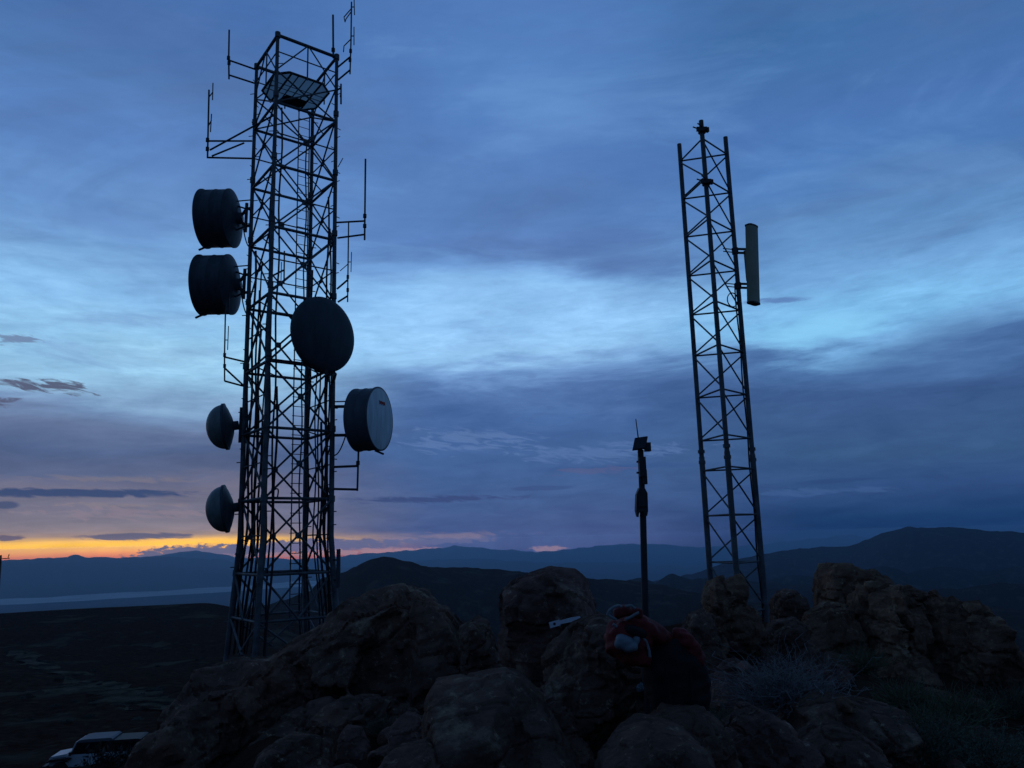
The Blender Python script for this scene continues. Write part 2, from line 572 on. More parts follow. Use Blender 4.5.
def rock_mesh(polys, mat, seed, voxel, rough=1.0):
    """polys: (outline px, Y, depth). Angular blocks fused by a voxel remesh, then weathered: bedding ledges, cracks, grit."""
    mb = MB()
    rnd = random.Random(seed)
    for poly, Y, dep in polys:
        P = [at(x, y, Y) for x, y in poly]
        big = len(polys) > 1
        mb.add(*block(P, Y, dep, rnd, 3, .10))
        n = len(P)
        for j in range((11 if len(polys) < 4 else 7) if big else 5):
            k = rnd.randrange(n)
            a = lerp(P[k], P[(k + 1) % n], rnd.random())
            f_ = rnd.uniform(.22, .5)
            Q = [a + (p - a) * f_ * (1 + rnd.uniform(-.12, 0)) + Vector((0, -dep * rnd.uniform(.05, .30), 0)) for p in P]
            mb.add(*block(Q, Y, dep * rnd.uniform(.3, .6), rnd, 2, .14))
    xs = [v.x for v in mb.v]
    ys = [v.y for v in mb.v]
    zs = [v.z for v in mb.v]
    o = Vector(((min(xs) + max(xs)) / 2, (min(ys) + max(ys)) / 2, min(zs)))
    ob = mb.build('boulder', mat, None, o)
    md = ob.modifiers.new('r', 'REMESH')
    md.mode = 'VOXEL'
    md.voxel_size = voxel
    dg = bpy.context.evaluated_depsgraph_get()
    me = bpy.data.meshes.new_from_object(ob.evaluated_get(dg))
    ob.modifiers.clear()
    old = ob.data
    ob.data = me
    bpy.data.meshes.remove(old)
    bm = bmesh.new()
    bm.from_mesh(me)
    bm.normal_update()
    size = max(max(xs) - min(xs), max(zs) - min(zs))
    s1 = 2.6 / max(.5, min(size, 1.6))
    tx, ty = rnd.uniform(-.3, .3), rnd.uniform(-.2, .2)
    off = Vector((seed * 1.7, seed * .9, seed * 2.3))
    amp = .062 * min(size, 1.3) * rough
    mv = []
    for v in bm.verts:
        p = v.co
        q = Vector((p.x, p.y, p.z + tx * p.x + ty * p.y)) * s1 + off
        wv = MN.noise(q * .9)
        dist, pts = MN.voronoi(Vector((q.x * .7 + .3 * wv, q.y * .7, q.z * 1.1 + .2 * wv)), distance_metric='CHEBYCHEV')
        crack = max(0, 1 - (dist[1] - dist[0]) / .05)
        bed = MN.fractal(Vector((q.x * .55, q.y * .55, q.z * 3.4 + .5 * wv)), .7, 2.1, 5)
        ledge = math.floor((q.z * 2.1 + .8 * wv)) * .37 % 1.0
        q2 = q * 2.3 + Vector((3.1, .4, 7.7))
        d2, p2 = MN.voronoi(Vector((q2.x + .2 * wv, q2.y, q2.z * 1.3)))
        qq = Vector((q.x * .7 + .3 * wv, q.y * .7, q.z * 1.1 + .2 * wv))
        t1 = (qq - pts[0]).dot(MN.cell_vector(pts[0] * 7.7) * 2 - Vector((1, 1, 1)))
        t2 = (Vector((q2.x + .2 * wv, q2.y, q2.z * 1.3)) - p2[0]).dot(MN.cell_vector(p2[0] * 5.1) * 2 - Vector((1, 1, 1)))
        d = amp * (.34 * t1 + .26 * t2 + .34 * bed + .22 * (ledge - .5) - .5 * crack)
        d += amp * .11 * MN.fractal(q * 4.5, .65, 2.2, 5)
        mv.append(v.normal * d)
    for v, d in zip(bm.verts, mv):
        v.co += d
    bm.to_mesh(me)
    bm.free()
    me.polygons.foreach_set('use_smooth', [True] * len(me.polygons))
    me.set_sharp_from_angle(angle=R(24))
    me.materials.clear()
    me.materials.append(M[mat])
    me.update()
    return ob


ROCKS = [
    # name, category, label, group, material, roughness, voxel px, [(outline, Y, depth)]
    ('rock_outcrop', 'outcrop', 'broad dark rock outcrop rising to a rounded crest in front of the big tower foot', None, 'rock_a', 1.25, 2.6,
     [([(312, 780), (322, 650), (335, 613), (352, 600), (372, 590), (402, 585), (424, 592), (436, 606), (440, 780)], 9.2, 2.2),
      ([(400, 780), (418, 594), (440, 611), (458, 634), (488, 660), (505, 690), (512, 790)], 8.8, 1.9),
      ([(262, 790), (266, 664), (284, 644), (304, 629), (324, 620), (345, 650), (360, 790)], 8.9, 1.6),
      ([(150, 860), (168, 740), (186, 703), (206, 668), (228, 659), (276, 658), (310, 700), (330, 860)], 8.3, 1.7),
      ([(112, 870), (134, 775), (156, 735), (178, 708), (205, 725), (240, 870)], 7.6, 1.3),
      ([(225, 870), (250, 745), (300, 706), (380, 690), (428, 724), (440, 870)], 7.7, 1.2)]),
    ('boulder', 'boulder', 'small pointed reddish boulder in the gap between the outcrop and the tall boulder', 'boulders on the summit', 'rock_a', 1, 2,
     [([(462, 720), (460, 628), (478, 613), (490, 625), (500, 655), (507, 690), (505, 720)], 8.0, .6)]),
    ('boulder', 'boulder', 'tall rounded boulder with a pale lichen top at the centre of the summit', 'boulders on the summit', 'rock_b', .65, 2,
     [([(503, 760), (499, 640), (500, 598), (512, 583), (535, 577), (550, 567), (575, 568), (588, 580), (592, 605), (598, 620), (602, 650), (600, 760)], 6.3, .95)]),
    ('boulder', 'boulder', 'dark rounded boulder with a white tool lying on its top', 'boulders on the summit', 'rock_a', .9, 2,
     [([(530, 800), (540, 665), (550, 640), (575, 624), (600, 614), (625, 622), (645, 640), (662, 700), (665, 800)], 5.3, .9)]),
    ('boulder', 'boulder', 'wide flat-faced slab boulder filling the bottom centre foreground', 'boulders on the summit', 'rock_a', .42, 2,
     [([(420, 860), (424, 700), (432, 686), (470, 690), (505, 673), (520, 678), (545, 705), (560, 740), (592, 790), (600, 860)], 4.2, 1.1)]),
    ('boulder', 'boulder', 'low cracked boulder at the bottom edge left of the foreground slab', 'boulders on the summit', 'rock_a', 1, 2,
     [([(362, 850), (372, 775), (392, 752), (425, 742), (448, 765), (450, 850)], 3.8, .6)]),
    ('boulder', 'boulder', 'domed boulder with streaked top at the bottom edge below the backpack', 'boulders on the summit', 'rock_a', .5, 2,
     [([(590, 850), (602, 765), (625, 740), (650, 729), (690, 735), (712, 758), (728, 850)], 3.6, .9)]),
    ('boulder', 'boulder', 'dark boulder under the black body of the backpack', 'boulders on the summit', 'rock_a', 1, 2,
     [([(632, 800), (645, 728), (665, 708), (700, 706), (722, 722), (738, 800)], 4.25, .7)]),
    ('boulder', 'boulder', 'upright jagged rock pillar in front of the foot of the slim mast tower', 'boulders on the summit', 'rock_c', 1.25, 2,
     [([(699, 720), (702, 625), (712, 612), (724, 620), (727, 720)], 9.3, .5), ([(705, 720), (706, 592), (711, 579), (722, 572), (727, 582), (726, 720)], 9.7, .6), ([(721, 720), (724, 588), (730, 577), (741, 573), (749, 588), (753, 720)], 9.6, .7), ([(740, 720), (745, 600), (756, 612), (769, 655), (774, 720)], 9.5, .6)]),
    ('boulder', 'boulder', 'low sloping boulder leaning on the left foot of the rock pillar', 'boulders on the summit', 'rock_a', 1, 2,
     [([(668, 700), (678, 640), (692, 613), (706, 610), (718, 640), (728, 700)], 8.8, .7)]),
    ('boulder', 'boulder', 'squat boulder between the rock pillar and the right crag', 'boulders on the summit', 'rock_a', 1, 2,
     [([(766, 700), (768, 640), (776, 622), (795, 616), (810, 630), (818, 700)], 8.6, .8)]),
    ('boulder', 'boulder', 'dark knobbly boulder standing just left of the square-topped crag block', 'boulders on the summit', 'rock_a', 1, 2,
     [([(773, 660), (775, 602), (781, 590), (790, 588), (804, 598), (812, 620), (815, 660)], 10.2, .7)]),
    ('boulder', 'boulder', 'square-topped tan block forming the highest point of the right crag', 'boulders on the summit', 'rock_c', .9, 2,
     [([(816, 690), (820, 605), (824, 571), (831, 562), (857, 566), (860, 690)], 10.4, .9), ([(848, 690), (852, 569), (868, 569), (881, 577), (894, 590), (900, 690)], 10.5, 1.0)]),
    ('boulder', 'boulder', 'pale upright boulder below the left side of the square-topped block', 'boulders on the summit', 'rock_c', .9, 2,
     [([(798, 720), (802, 645), (808, 614), (828, 600), (850, 604), (862, 640), (866, 720)], 9.4, .8)]),
    ('rock_outcrop', 'outcrop', 'broken ledgy rock crag falling away to the right edge', None, 'rock_c', 1.35, 2.2,
     [([(858, 770), (863, 650), (868, 600), (872, 585), (885, 581), (901, 586), (906, 770)], 9.2, 1.5), ([(892, 770), (898, 588), (910, 585), (921, 590), (931, 602), (937, 640), (940, 770)], 9.3, 1.5), ([(922, 780), (930, 604), (950, 600), (966, 603), (981, 615), (989, 630), (1002, 655), (1032, 710), (1045, 780)], 9.0, 1.7), ([(860, 780), (872, 690), (900, 660), (930, 668), (965, 700), (985, 780)], 8.5, 1.0),
      ([(975, 780), (988, 660), (1005, 638), (1022, 655), (1050, 690), (1080, 780)], 8.6, 1.4)]),
    ('boulder', 'boulder', 'peaked grey boulder in the right foreground beneath the dry bush', 'boulders on the summit', 'rock_b', .8, 2,
     [([(700, 850), (722, 752), (742, 728), (766, 715), (790, 726), (812, 752), (832, 850)], 4.4, .9)]),
    ('boulder', 'boulder', 'long flat slab carrying a round stone in the right foreground', 'boulders on the summit', 'rock_a', .7, 2,
     [([(790, 820), (806, 715), (832, 702), (868, 704), (905, 712), (928, 740), (945, 820)], 5.4, 1.3)]),
    ('boulder', 'boulder', 'rounded brown boulder at the bottom edge right of the peaked one', 'boulders on the summit', 'rock_a', .9, 2,
     [([(796, 850), (808, 748), (832, 732), (856, 730), (882, 748), (905, 850)], 4.3, .8)]),
    ('boulder', 'boulder', 'small round pale stone resting on the flat slab', 'boulders on the summit', 'rock_c', .5, 1.4,
     [([(838, 712), (837, 703), (841, 697), (848, 697), (853, 703), (852, 712)], 5.0, .12)]),
    ('boulder', 'boulder', 'flat slab at the bottom edge below the left outcrop', 'boulders on the summit', 'rock_a', .9, 2,
     [([(250, 860), (256, 758), (275, 743), (305, 741), (325, 752), (335, 860)], 5.6, .8)]),
    ('boulder', 'boulder', 'pale grey angular stone on the lower face of the left outcrop', 'boulders on the summit', 'rock_b', .9, 2,
     [([(332, 790), (338, 738), (346, 727), (360, 730), (368, 752), (366, 790)], 6.2, .45)]),
    ('boulder', 'boulder', 'rounded stone wedged between the left outcrop and the foreground slab', 'boulders on the summit', 'rock_b', .9, 2,
     [([(384, 800), (390, 728), (402, 716), (418, 718), (426, 740), (425, 800)], 5.6, .5)]),
    ('boulder', 'boulder', 'low dark boulder in the shadow between the tall boulder and the foreground slab', 'boulders on the summit', 'rock_a', 1, 2,
     [([(500, 780), (510, 700), (535, 690), (560, 700), (590, 730), (592, 780)], 5.0, .6)]),
    ('boulder', 'boulder', 'broad shaded boulder filling the recess under the square-topped block', 'boulders on the summit', 'rock_a', 1, 2,
     [([(796, 740), (804, 672), (826, 654), (862, 657), (882, 684), (890, 740)], 8.5, .9)]),
    ('boulder', 'boulder', 'low tan boulder at the foot of the ledgy crag, behind the grass', 'boulders on the summit', 'rock_c', 1, 2,
     [([(876, 760), (888, 700), (915, 684), (948, 690), (966, 722), (972, 760)], 7.9, .9)]),
    ('boulder', 'boulder', 'flat brown stone between the peaked grey boulder and the domed one', 'boulders on the summit', 'rock_a', 1, 2,
     [([(692, 800), (700, 742), (716, 730), (736, 738), (744, 800)], 4.9, .5)]),
    ('boulder', 'boulder', 'lichen-flecked boulder between the backpack and the dry bush', 'boulders on the summit', 'rock_b', 1, 2,
     [([(706, 790), (712, 690), (728, 665), (752, 660), (770, 680), (778, 790)], 7.2, .8)]),
]
def surface(px, py, default):
    """distance ahead at which the sight line meets what has been built so far"""
    dg = bpy.context.evaluated_depsgraph_get()
    dg.update()
    ok, loc, *_ = SC.ray_cast(dg, Vector((0, 0, 0)) + ray(px, py).normalized() * .5, ray(px, py).normalized())
    return loc.y if ok and loc.y < 20 else default


def drop(p, default):
    dg = bpy.context.evaluated_depsgraph_get()
    ok, loc, *_ = SC.ray_cast(dg, Vector((p.x, p.y, p.z + .6)), Vector((0, 0, -1)))
    return loc.z if ok and abs(loc.z - p.z) < .9 else default


for i, (nm, cat, lab, grp, mat, rg, vpx, polys) in enumerate(ROCKS):
    if lab.startswith('small round pale stone'):
        ys_ = surface(845, 711, 5.0) - .03
        polys = [(polys[0][0], ys_, .1)]
    x, y = polys[0][0][0]
    ob = rock_mesh(polys, mat, 11 + i * 3, vpx * mpp(x, y, polys[0][1]), rg)
    ob.name = nm
    tag(ob, lab, cat, grp)

# loose stones scattered on the summit soil
stone_src = []
for k in range(4):
    bm = bmesh.new()
    bmesh.ops.create_icosphere(bm, subdivisions=3, radius=1)
    rnd = random.Random(50 + k)
    pl = [(Vector((rnd.gauss(0, 1), rnd.gauss(0, 1), rnd.gauss(0, 1))).normalized(), rnd.uniform(.5, .8)) for _ in range(9)]
    for v in bm.verts:
        for nrm, dd in pl:
            e = v.co.dot(nrm) - dd
            if e > 0:
                v.co -= nrm * e
        v.co += v.co.normalized() * .12 * MN.fractal(v.co * 1.8 + Vector((k, 3, 1)), .8, 2.1, 5)
        v.co.z *= .65
    me = bpy.data.meshes.new('stone')
    bm.to_mesh(me)
    bm.free()
    me.materials.append(M['rock_a' if k % 2 else 'rock_b'])
    stone_src.append(me)
rnd = random.Random(5)
for k in range(95):
    a = rnd.uniform(-36, 36)
    r = rnd.uniform(5.5, 15)
    x, y = r * math.sin(R(a)), r * math.cos(R(a))
    o = bpy.data.objects.new('stone', stone_src[k % 4])
    COL.objects.link(o)
    s = rnd.uniform(.06, .2) * (1 + r * .02)
    o.scale = (s * rnd.uniform(.8, 1.4), s * rnd.uniform(.8, 1.3), s)
    o.rotation_euler = (rnd.uniform(-.3, .3), rnd.uniform(-.3, .3), rnd.uniform(0, 6))
    o.location = (x, y, ground_z(x, y) + s * .25)
    tag(o, 'small loose angular stone lying on the summit soil between the boulders', 'stone', 'loose stones on the summit')


# ------------------------------------------------------------------ big lattice tower
TY = 23.0
TC = 1.425
TH = R(8)


def tower_axis(z):
    return Vector((-6.845 - .0115 * z, TY, z))


def leg_pt(k, z):
    """k: 0 near, 1 right, 2 far, 3 left corner"""
    base = [(-math.sin(TH), -math.cos(TH)), (math.cos(TH), -math.sin(TH)), (math.sin(TH), math.cos(TH)), (-math.cos(TH), math.sin(TH))][k]
    fl = 1 + max(0, (.2 - z)) * .06
    a = tower_axis(z)
    return Vector((a.x + base[0] * TC * fl, a.y + base[1] * TC * fl, z))


LEV = [-3.0, -.82, 1.29, 3.31, 5.27, 7.36, 9.46, 11.5, 13.62, 15.98]
tower = thing('lattice_tower', 'tall square steel lattice tower carrying six dishes and many antennas', 'tower', (tower_axis(-3.2)))
for k in range(4):
    zb = ground_z(*leg_pt(k, -3).xy) - .2
    mb = MB()
    zz = [zb, -1.5, .2, 5.27, 9.46, 15.98]
    rr = [.085, .085, .082, .074, .066, .058]
    for i in range(5):
        mb.bar(leg_pt(k, zz[i]), leg_pt(k, zz[i + 1]), rr[i], 8, rr[i + 1])
    for z in [1.29 + 2.1 * j for j in range(-1, 7)] + [15.98]:           # bolted flange plates and gussets
        mb.bar(leg_pt(k, z - .09), leg_pt(k, z + .09), .105 if z < 6 else .09, 8)
    st = mb
    for j in range(46):                                                   # step bolts
        z = -2.2 + j * .39
        d = Vector((math.cos(j * 1.57 + k), math.sin(j * 1.57 + k), 0))
        st.bar(leg_pt(k, z), leg_pt(k, z) + d * .20, .016, 4)
    mb.build('leg', 'galv', tower)
for i in range(9):
    z0, z1 = LEV[i], LEV[i + 1]
    for k in range(4):
        k2 = (k + 1) % 4
        a0, b0, a1, b1 = leg_pt(k, z0), leg_pt(k2, z0), leg_pt(k, z1), leg_pt(k2, z1)
        nrm = (lerp(a0, b0, .5) - tower_axis(z0)).normalized() * .03
        rb = .034 if i < 5 else .028
        if i == 0:
            zm = -2.06
            am, bm_ = leg_pt(k, zm), leg_pt(k2, zm)
            mb = MB().bar(a1 + nrm, lerp(am, bm_, .5) + nrm, rb, 5).bar(b1 - nrm, lerp(am, bm_, .5) - nrm, rb, 5)
            mb.bar(am + nrm, leg_pt(k, -3) * .45 + leg_pt(k2, -3) * .55, rb, 5)
            mb.bar(bm_ - nrm, leg_pt(k, -3) * .55 + leg_pt(k2, -3) * .45, rb, 5)
            mb.build('cross_brace', 'galv', tower)
            MB().bar(am, bm_, .042, 5).build('strut', 'galv', tower)
        elif i == 8:
            m_ = lerp(a1, b1, .5)                                          # railing bay: post at mid face and two diagonals
            zf = 14.75
            MB().bar(leg_pt(k, zf) + nrm, m_ + nrm, .024, 5).bar(leg_pt(k2, zf) + nrm, m_ + nrm, .024, 5).build('cross_brace', 'galv', tower)
            MB().bar(lerp(leg_pt(k, zf), leg_pt(k2, zf), .5), m_, .026, 5).build('railing_post', 'galv', tower)
            MB().bar(leg_pt(k, 15.4), leg_pt(k2, 15.4), .022, 5).build('railing', 'galv', tower)
            MB().bar(a0 + nrm, leg_pt(k2, zf) + nrm, rb, 5).bar(b0 - nrm, leg_pt(k, zf) - nrm, rb, 5).build('cross_brace', 'galv', tower)
        else:
            mb = MB().bar(a0 + nrm, b1 + nrm, rb, 5).bar(b0 - nrm, a1 - nrm, rb, 5)
            c = lerp(lerp(a0, b0, .5), lerp(a1, b1, .5), .5)
            mb.box(c, (b0 - a0).normalized(), UP, nrm.normalized(), .09, .09, .012)
            mb.build('cross_brace', 'galv', tower)
            if i < 5 and k in (1, 3):
                zm = (z0 + z1) / 2 + .02
                MB().bar(leg_pt(k, zm), leg_pt(k2, zm), .022, 5).build('strut', 'galv', tower)
            if i >= 5:
                zm = (z0 + z1) / 2 + .02
                MB().bar(leg_pt(k, zm), leg_pt(k2, zm), .024, 5).build('strut', 'galv', tower)
        if i < 9:
            MB().bar(a1, b1, .046 if i < 8 else .055, 6).build('strut', 'galv', tower)
    if i in (1, 2, 3, 4, 5, 6, 7):                                        # plan bracing across the tower
        for ka in (0, 2):
            MB().bar(lerp(leg_pt(ka, z1), leg_pt(ka + 1, z1), .5), lerp(leg_pt(ka + 1, z1), leg_pt((ka + 2) % 4, z1), .5), .022, 5).build('plan_brace', 'galv', tower)
# working platform near the top
pz = 14.86
fl = MB()
C4 = [leg_pt(k, pz) for k in range(4)]
ctr = tower_axis(pz)
C4i = [ctr + (p - ctr) * .93 for p in C4]
OCT = []
for k in range(4):
    OCT += [lerp(C4i[k], C4i[k - 1], .2), lerp(C4i[k], C4i[(k + 1) % 4], .2)]
fl.prism(OCT, (0, 0, .012))
plat = fl.build('platform', 'grating', tower)
rb_ = MB()
for t in (.36, .5, .64):
    rb_.bar(lerp(C4i[0], C4i[1], t) - UP * .03, lerp(C4i[3], C4i[2], t) - UP * .03, .02, 5)
    rb_.bar(lerp(C4i[0], C4i[3], t) - UP * .05, lerp(C4i[1], C4i[2], t) - UP * .05, .012, 5)
rb_.build('joist', 'steel_dark', plat)
rim_ = MB()
for k in range(8):
    rim_.bar(OCT[k], OCT[(k + 1) % 8], .04, 6)
for k in (0, 2):
    rim_.bar(lerp(C4[k], C4[k + 1], .25) - UP * .04, lerp(C4[(k + 3) % 4], C4[(k + 2) % 4], .25) - UP * .04, .035, 6)
rim_.build('edge_beam', 'steel_dark', plat)
ha = [lerp(lerp(C4i[0], C4i[3], s), lerp(C4i[1], C4i[2], s), t) - UP * .075 for s, t in ((.62, .38), (.62, .78), (.93, .72), (.93, .30))]
MB().prism(ha, (0, 0, .012)).build('hatch', 'hatch', plat)
# climbing ladder on the far face
ladder_u = (leg_pt(3, 0) - leg_pt(2, 0)).normalized()


def lad_pt(z, s):
    p = lerp(leg_pt(3, z), leg_pt(2, z), .86)
    return p + ladder_u * (-.19 * s) + Vector((.12, -.5, 0))


lad = MB()
for s in (-1, 1):
    lad.bar(lad_pt(-2.6, s), lad_pt(14.6, s), .022, 5)
lad_o = lad.build('ladder', 'galv', tower)
for j in range(56):
    z = -2.4 + .303 * j
    MB().bar(lad_pt(z, -1), lad_pt(z, 1), .013, 4).build('rung', 'galv', lad_o)

# feed cables clipped down the legs
for n_, (k, dx, dy, z0, z1, rad) in enumerate([
        (3, .20, -.05, -3.1, 9.3, .036), (3, .30, .06, -3.1, 8.0, .03), (3, .42, -.02, -3.1, 6.7, .036), (3, .50, .10, -3.1, 3.4, .03),
        (1, -.18, .05, -2.4, 5.6, .03), (1, -.30, -.04, -2.4, 3.6, .036), (0, .16, .16, -3.1, 13.5, .028), (0, -.12, .2, -3.1, 12.2, .03), (2, -.15, -.12, -3.1, 13.8, .024), (3, .13, -.12, -3.1, 5.2, .028), (3, .36, .12, -3.1, 9.0, .024), (3, .58, .02, -3.1, 6.0, .024), (1, -.42, .03, -2.4, 7.4, .024), (1, -.1, -.1, -2.4, 9.8, .026), (0, .02, .12, -3.1, 6.2, .03), (0, .27, .05, -3.1, 4.5, .034), (1, -.24, .12, -2.4, 11.0, .03), (1, -.5, -.03, -2.4, 5.5, .022), (2, .12, -.2, -3.1, 9.0, .03), (3, .66, .1, -3.1, 8.2, .02)]):
    pts = []
    for j in range(25):
        z = z0 + (z1 - z0) * j / 24
        w = .025 * math.sin(z * 1.7 + n_)
        pts.append(leg_pt(k, z) + Vector((dx + w, dy + w * .6, 0)))
    MB().path(pts, rad, 6).build('feed_cable', 'cable', tower)
for n_, (x0, y0, x1, y1, yy) in enumerate([(262, 500, 276, 498, 22.4), (326, 430, 322, 470, 22.7), (262, 470, 270, 492, 22.5)]):
    pts = [lerp(at(x0, y0, yy), at(x1, y1, yy), t) + Vector((.18 * math.sin(t * 3.1), .1, .3 * math.sin(t * 3.1))) for t in [q / 12 for q in range(13)]]
    MB().path(pts, .022, 6).build('feed_cable', 'cable', tower)


# ------------------------------------------------------------------ dishes
def drum(cx, cy, Y, axis, dia_px, length, front_mat, shroud_mat, label, leg, group, bd, mark=False):
    c = at(cx, cy, Y)
    Rr = dia_px * mpp(cx, cy, Y) / 2
    ax = Vector(axis).normalized()
    t = thing('dish_antenna', label, 'dish antenna', c, group)
    sh = MB()
    L = length
    sh.lathe(c - ax * (L / 2), ax, [(Rr * .97, 0), (Rr * 1.01, .005), (Rr * 1.01, .05), (Rr * .985, .06), (Rr * .985, L * .45), (Rr, L * .46), (Rr, L * .48), (Rr * .985, L * .49), (Rr * .985, L - .05), (Rr * 1.02, L - .045), (Rr * 1.02, L), (Rr * .97, L)], 56)
    s_o = sh.build('shroud', shroud_mat, t)
    MB().lathe(c + ax * (L / 2), ax, [(Rr * .97, 0), (Rr * .8, .03), (Rr * .4, .05), (.001, .06)], 56).build('radome', front_mat, t)
    MB().lathe(c - ax * (L / 2), -ax, [(Rr * .97, 0), (Rr * .85, .25 * bd), (Rr * .62, .6 * bd), (Rr * .35, .9 * bd), (Rr * .2, bd), (Rr * .2, bd + .1), (.001, bd + .11)], 48).build('reflector_back', shroud_mat, t)
    hub = c - ax * (L / 2 + bd + .1)
    lp = leg_pt(leg, c.z)
    d = (lp - hub)
    d.z = 0
    pp = hub + d * (.12 if mark else .45)
    MB().bar(pp - UP * .5, pp + UP * .5, .055, 8).build('mount_pipe', 'steel_dark', t)
    for dz in ((-.44, .44) if mark else (-.3, .3)):
        MB().bar(pp + UP * dz, leg_pt(leg, c.z + dz), .05, 6).bar(hub + UP * dz * .4, pp + UP * dz, .05, 6).build('mount_arm', 'steel_dark', t)
    for sg in (-1, 1):
        MB().bar(c - ax * (L / 2) + UP * (Rr * .5 * sg), pp + UP * .3 * sg, .03, 5).build('stay', 'steel_dark', t)
    e = c - ax * (L * .4) + UP * Rr * .62
    MB().bar(e, leg_pt(leg, e.z), .022, 5).build('stay', 'steel_dark', t)
    hk = MB()
    q = c + ax * (L / 2 - .1) - UP * Rr
    hk.bar(q - ax * .05, q + ax * .22 - UP * .12, .035, 6)
    hk.build('drain_spout', 'steel_dark', t)
    h0, h1 = hub, leg_pt(leg, hub.z - 1.0) + Vector((.1 if leg == 3 else -.1, .08, 0))
    MB().path([lerp(h0, h1, q / 14) + Vector((0, -.03, -.42 * math.sin(math.pi * q / 14))) for q in range(15)], .02, 6).build('feed_cable', 'cable', t)
    if mark:
        mk = MB()
        u_ = UP
        w_ = u_.cross(ax).normalized()
        o_ = c + ax * (L / 2 + .052) + UP * Rr * .5 + w_ * .05
        for j, (a_, b_, hh) in enumerate([(-.20, 0, .06), (-.13, .01, .04), (-.06, 0, .06), (.01, .012, .04), (.08, .0, .055), (.15, .01, .05)]):
            mk.box(o_ + w_ * a_ + UP * b_, (w_ + UP * .25).normalized(), (UP - w_ * .25).normalized(), ax, .027, hh, .004)
        mk.build('marking', 'red_mark', t)
    return t


va = unit(at(218, 219, 1).x, 1, 0)          # horizontal sight direction towards the tower
side_l = Vector((-va.y, va.x, 0))
LG = 'drum dishes on the left leg'
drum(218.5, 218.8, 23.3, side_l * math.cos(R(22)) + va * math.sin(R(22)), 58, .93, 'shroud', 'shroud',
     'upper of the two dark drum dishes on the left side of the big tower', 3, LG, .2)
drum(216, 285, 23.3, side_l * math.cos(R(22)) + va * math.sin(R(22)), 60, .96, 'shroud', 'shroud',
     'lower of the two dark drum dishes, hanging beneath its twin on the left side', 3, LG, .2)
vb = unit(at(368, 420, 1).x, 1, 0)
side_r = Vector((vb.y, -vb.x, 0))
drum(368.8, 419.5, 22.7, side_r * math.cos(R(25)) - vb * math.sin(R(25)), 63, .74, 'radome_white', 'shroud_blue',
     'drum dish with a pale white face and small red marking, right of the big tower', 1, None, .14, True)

# big round dish in front
c = at(324, 334.5, 21.6)
ax = Vector((math.sin(R(53)), -math.cos(R(53)), 0))
RrF = 77 * mpp(322, 335, 21.6) / 2
t = thing('dish_antenna', 'large dark round dish facing the viewer at the middle of the big tower', 'dish antenna', c)
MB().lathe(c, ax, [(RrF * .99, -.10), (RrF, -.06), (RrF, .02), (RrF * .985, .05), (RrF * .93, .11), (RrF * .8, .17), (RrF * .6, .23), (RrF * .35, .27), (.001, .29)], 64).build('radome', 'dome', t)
MB().lathe(c - ax * .1, -ax, [(RrF * .97, 0), (RrF * .8, .12), (RrF * .55, .25), (RrF * .3, .34), (.18, .37), (.18, .55), (.001, .56)], 48).build('reflector_back', 'shroud', t)
hub = c - ax * .62
mp_ = MB().bar(hub - UP * .85, hub + UP * .85, .06, 8)
mp_.build('mount_pipe', 'steel_dark', t)
for dz in (-.72, .72):
    z = hub.z + dz
    MB().bar(leg_pt(0, z), leg_pt(1, z), .05, 6).bar(hub + UP * dz, lerp(leg_pt(0, z), leg_pt(1, z), .5), .05, 6).build('mount_arm', 'steel_dark', t)
lo = MB()
q = c - UP * RrF * .98
lo.bar(q - ax * .15 + Vector((-.12, 0, .1)), q + Vector((.1, 0, -.02)), .09, 6)
lo.build('foot_bracket', 'steel_dark', t)
MB().bar(at(335, 374, 21.7), leg_pt(1, at(335, 374, 21.7).z), .06, 6).build('stay', 'steel_dark', t)


def dome_dish(cx, cy, Y, dia_px, label, yaw):
    c = at(cx, cy, Y)
    Rr = dia_px * mpp(cx, cy, Y) / 2
    d = side_l * math.cos(R(yaw)) + va * math.sin(R(yaw))
    ax = (d - UP * .13).normalized()
    t = thing('dish_antenna', label, 'dish antenna', c, 'small domed dishes on the left leg')
    MB().lathe(c, ax, [(Rr * 1.0, 0), (Rr * .99, .1)] + [(Rr * .98 * math.cos(R(q)), .1 + Rr * .72 * math.sin(R(q))) for q in range(8, 90, 8)] + [(.001, .1 + Rr * .72)], 48).build('radome', 'dome_grey', t)
    MB().lathe(c + ax * .03, -ax, [(Rr * .97, -.06), (Rr * 1.04, -.055), (Rr * 1.04, .03), (Rr * .98, .035)], 48).build('rim', 'shroud', t)
    MB().lathe(c - ax * .0, -ax, [(Rr * .98, 0), (Rr * .8, .07), (Rr * .4, .17), (.14, .2), (.14, .34), (.001, .35)], 40).build('reflector_back', 'shroud', t)
    hub = c - ax * .4
    MB().bar(hub - UP * .55, hub + UP * .55, .05, 8).build('mount_pipe', 'steel_dark', t)
    for dz in (-.4, .4):
        MB().bar(hub + UP * dz, leg_pt(3, hub.z + dz), .04, 6).build('mount_arm', 'steel_dark', t)


dome_dish(227, 426.5, 23.2, 45, 'upper of two small domed dishes on the left leg, level with the white-faced drum', 10)
dome_dish(227, 508.5, 23.2, 46, 'lowest dish on the tower, a small grey dome just above the horizon', 10)


# ------------------------------------------------------------------ antennas on the big tower
def px_path(pts, Y):
    return [at(x, y, Y) for x, y in pts]


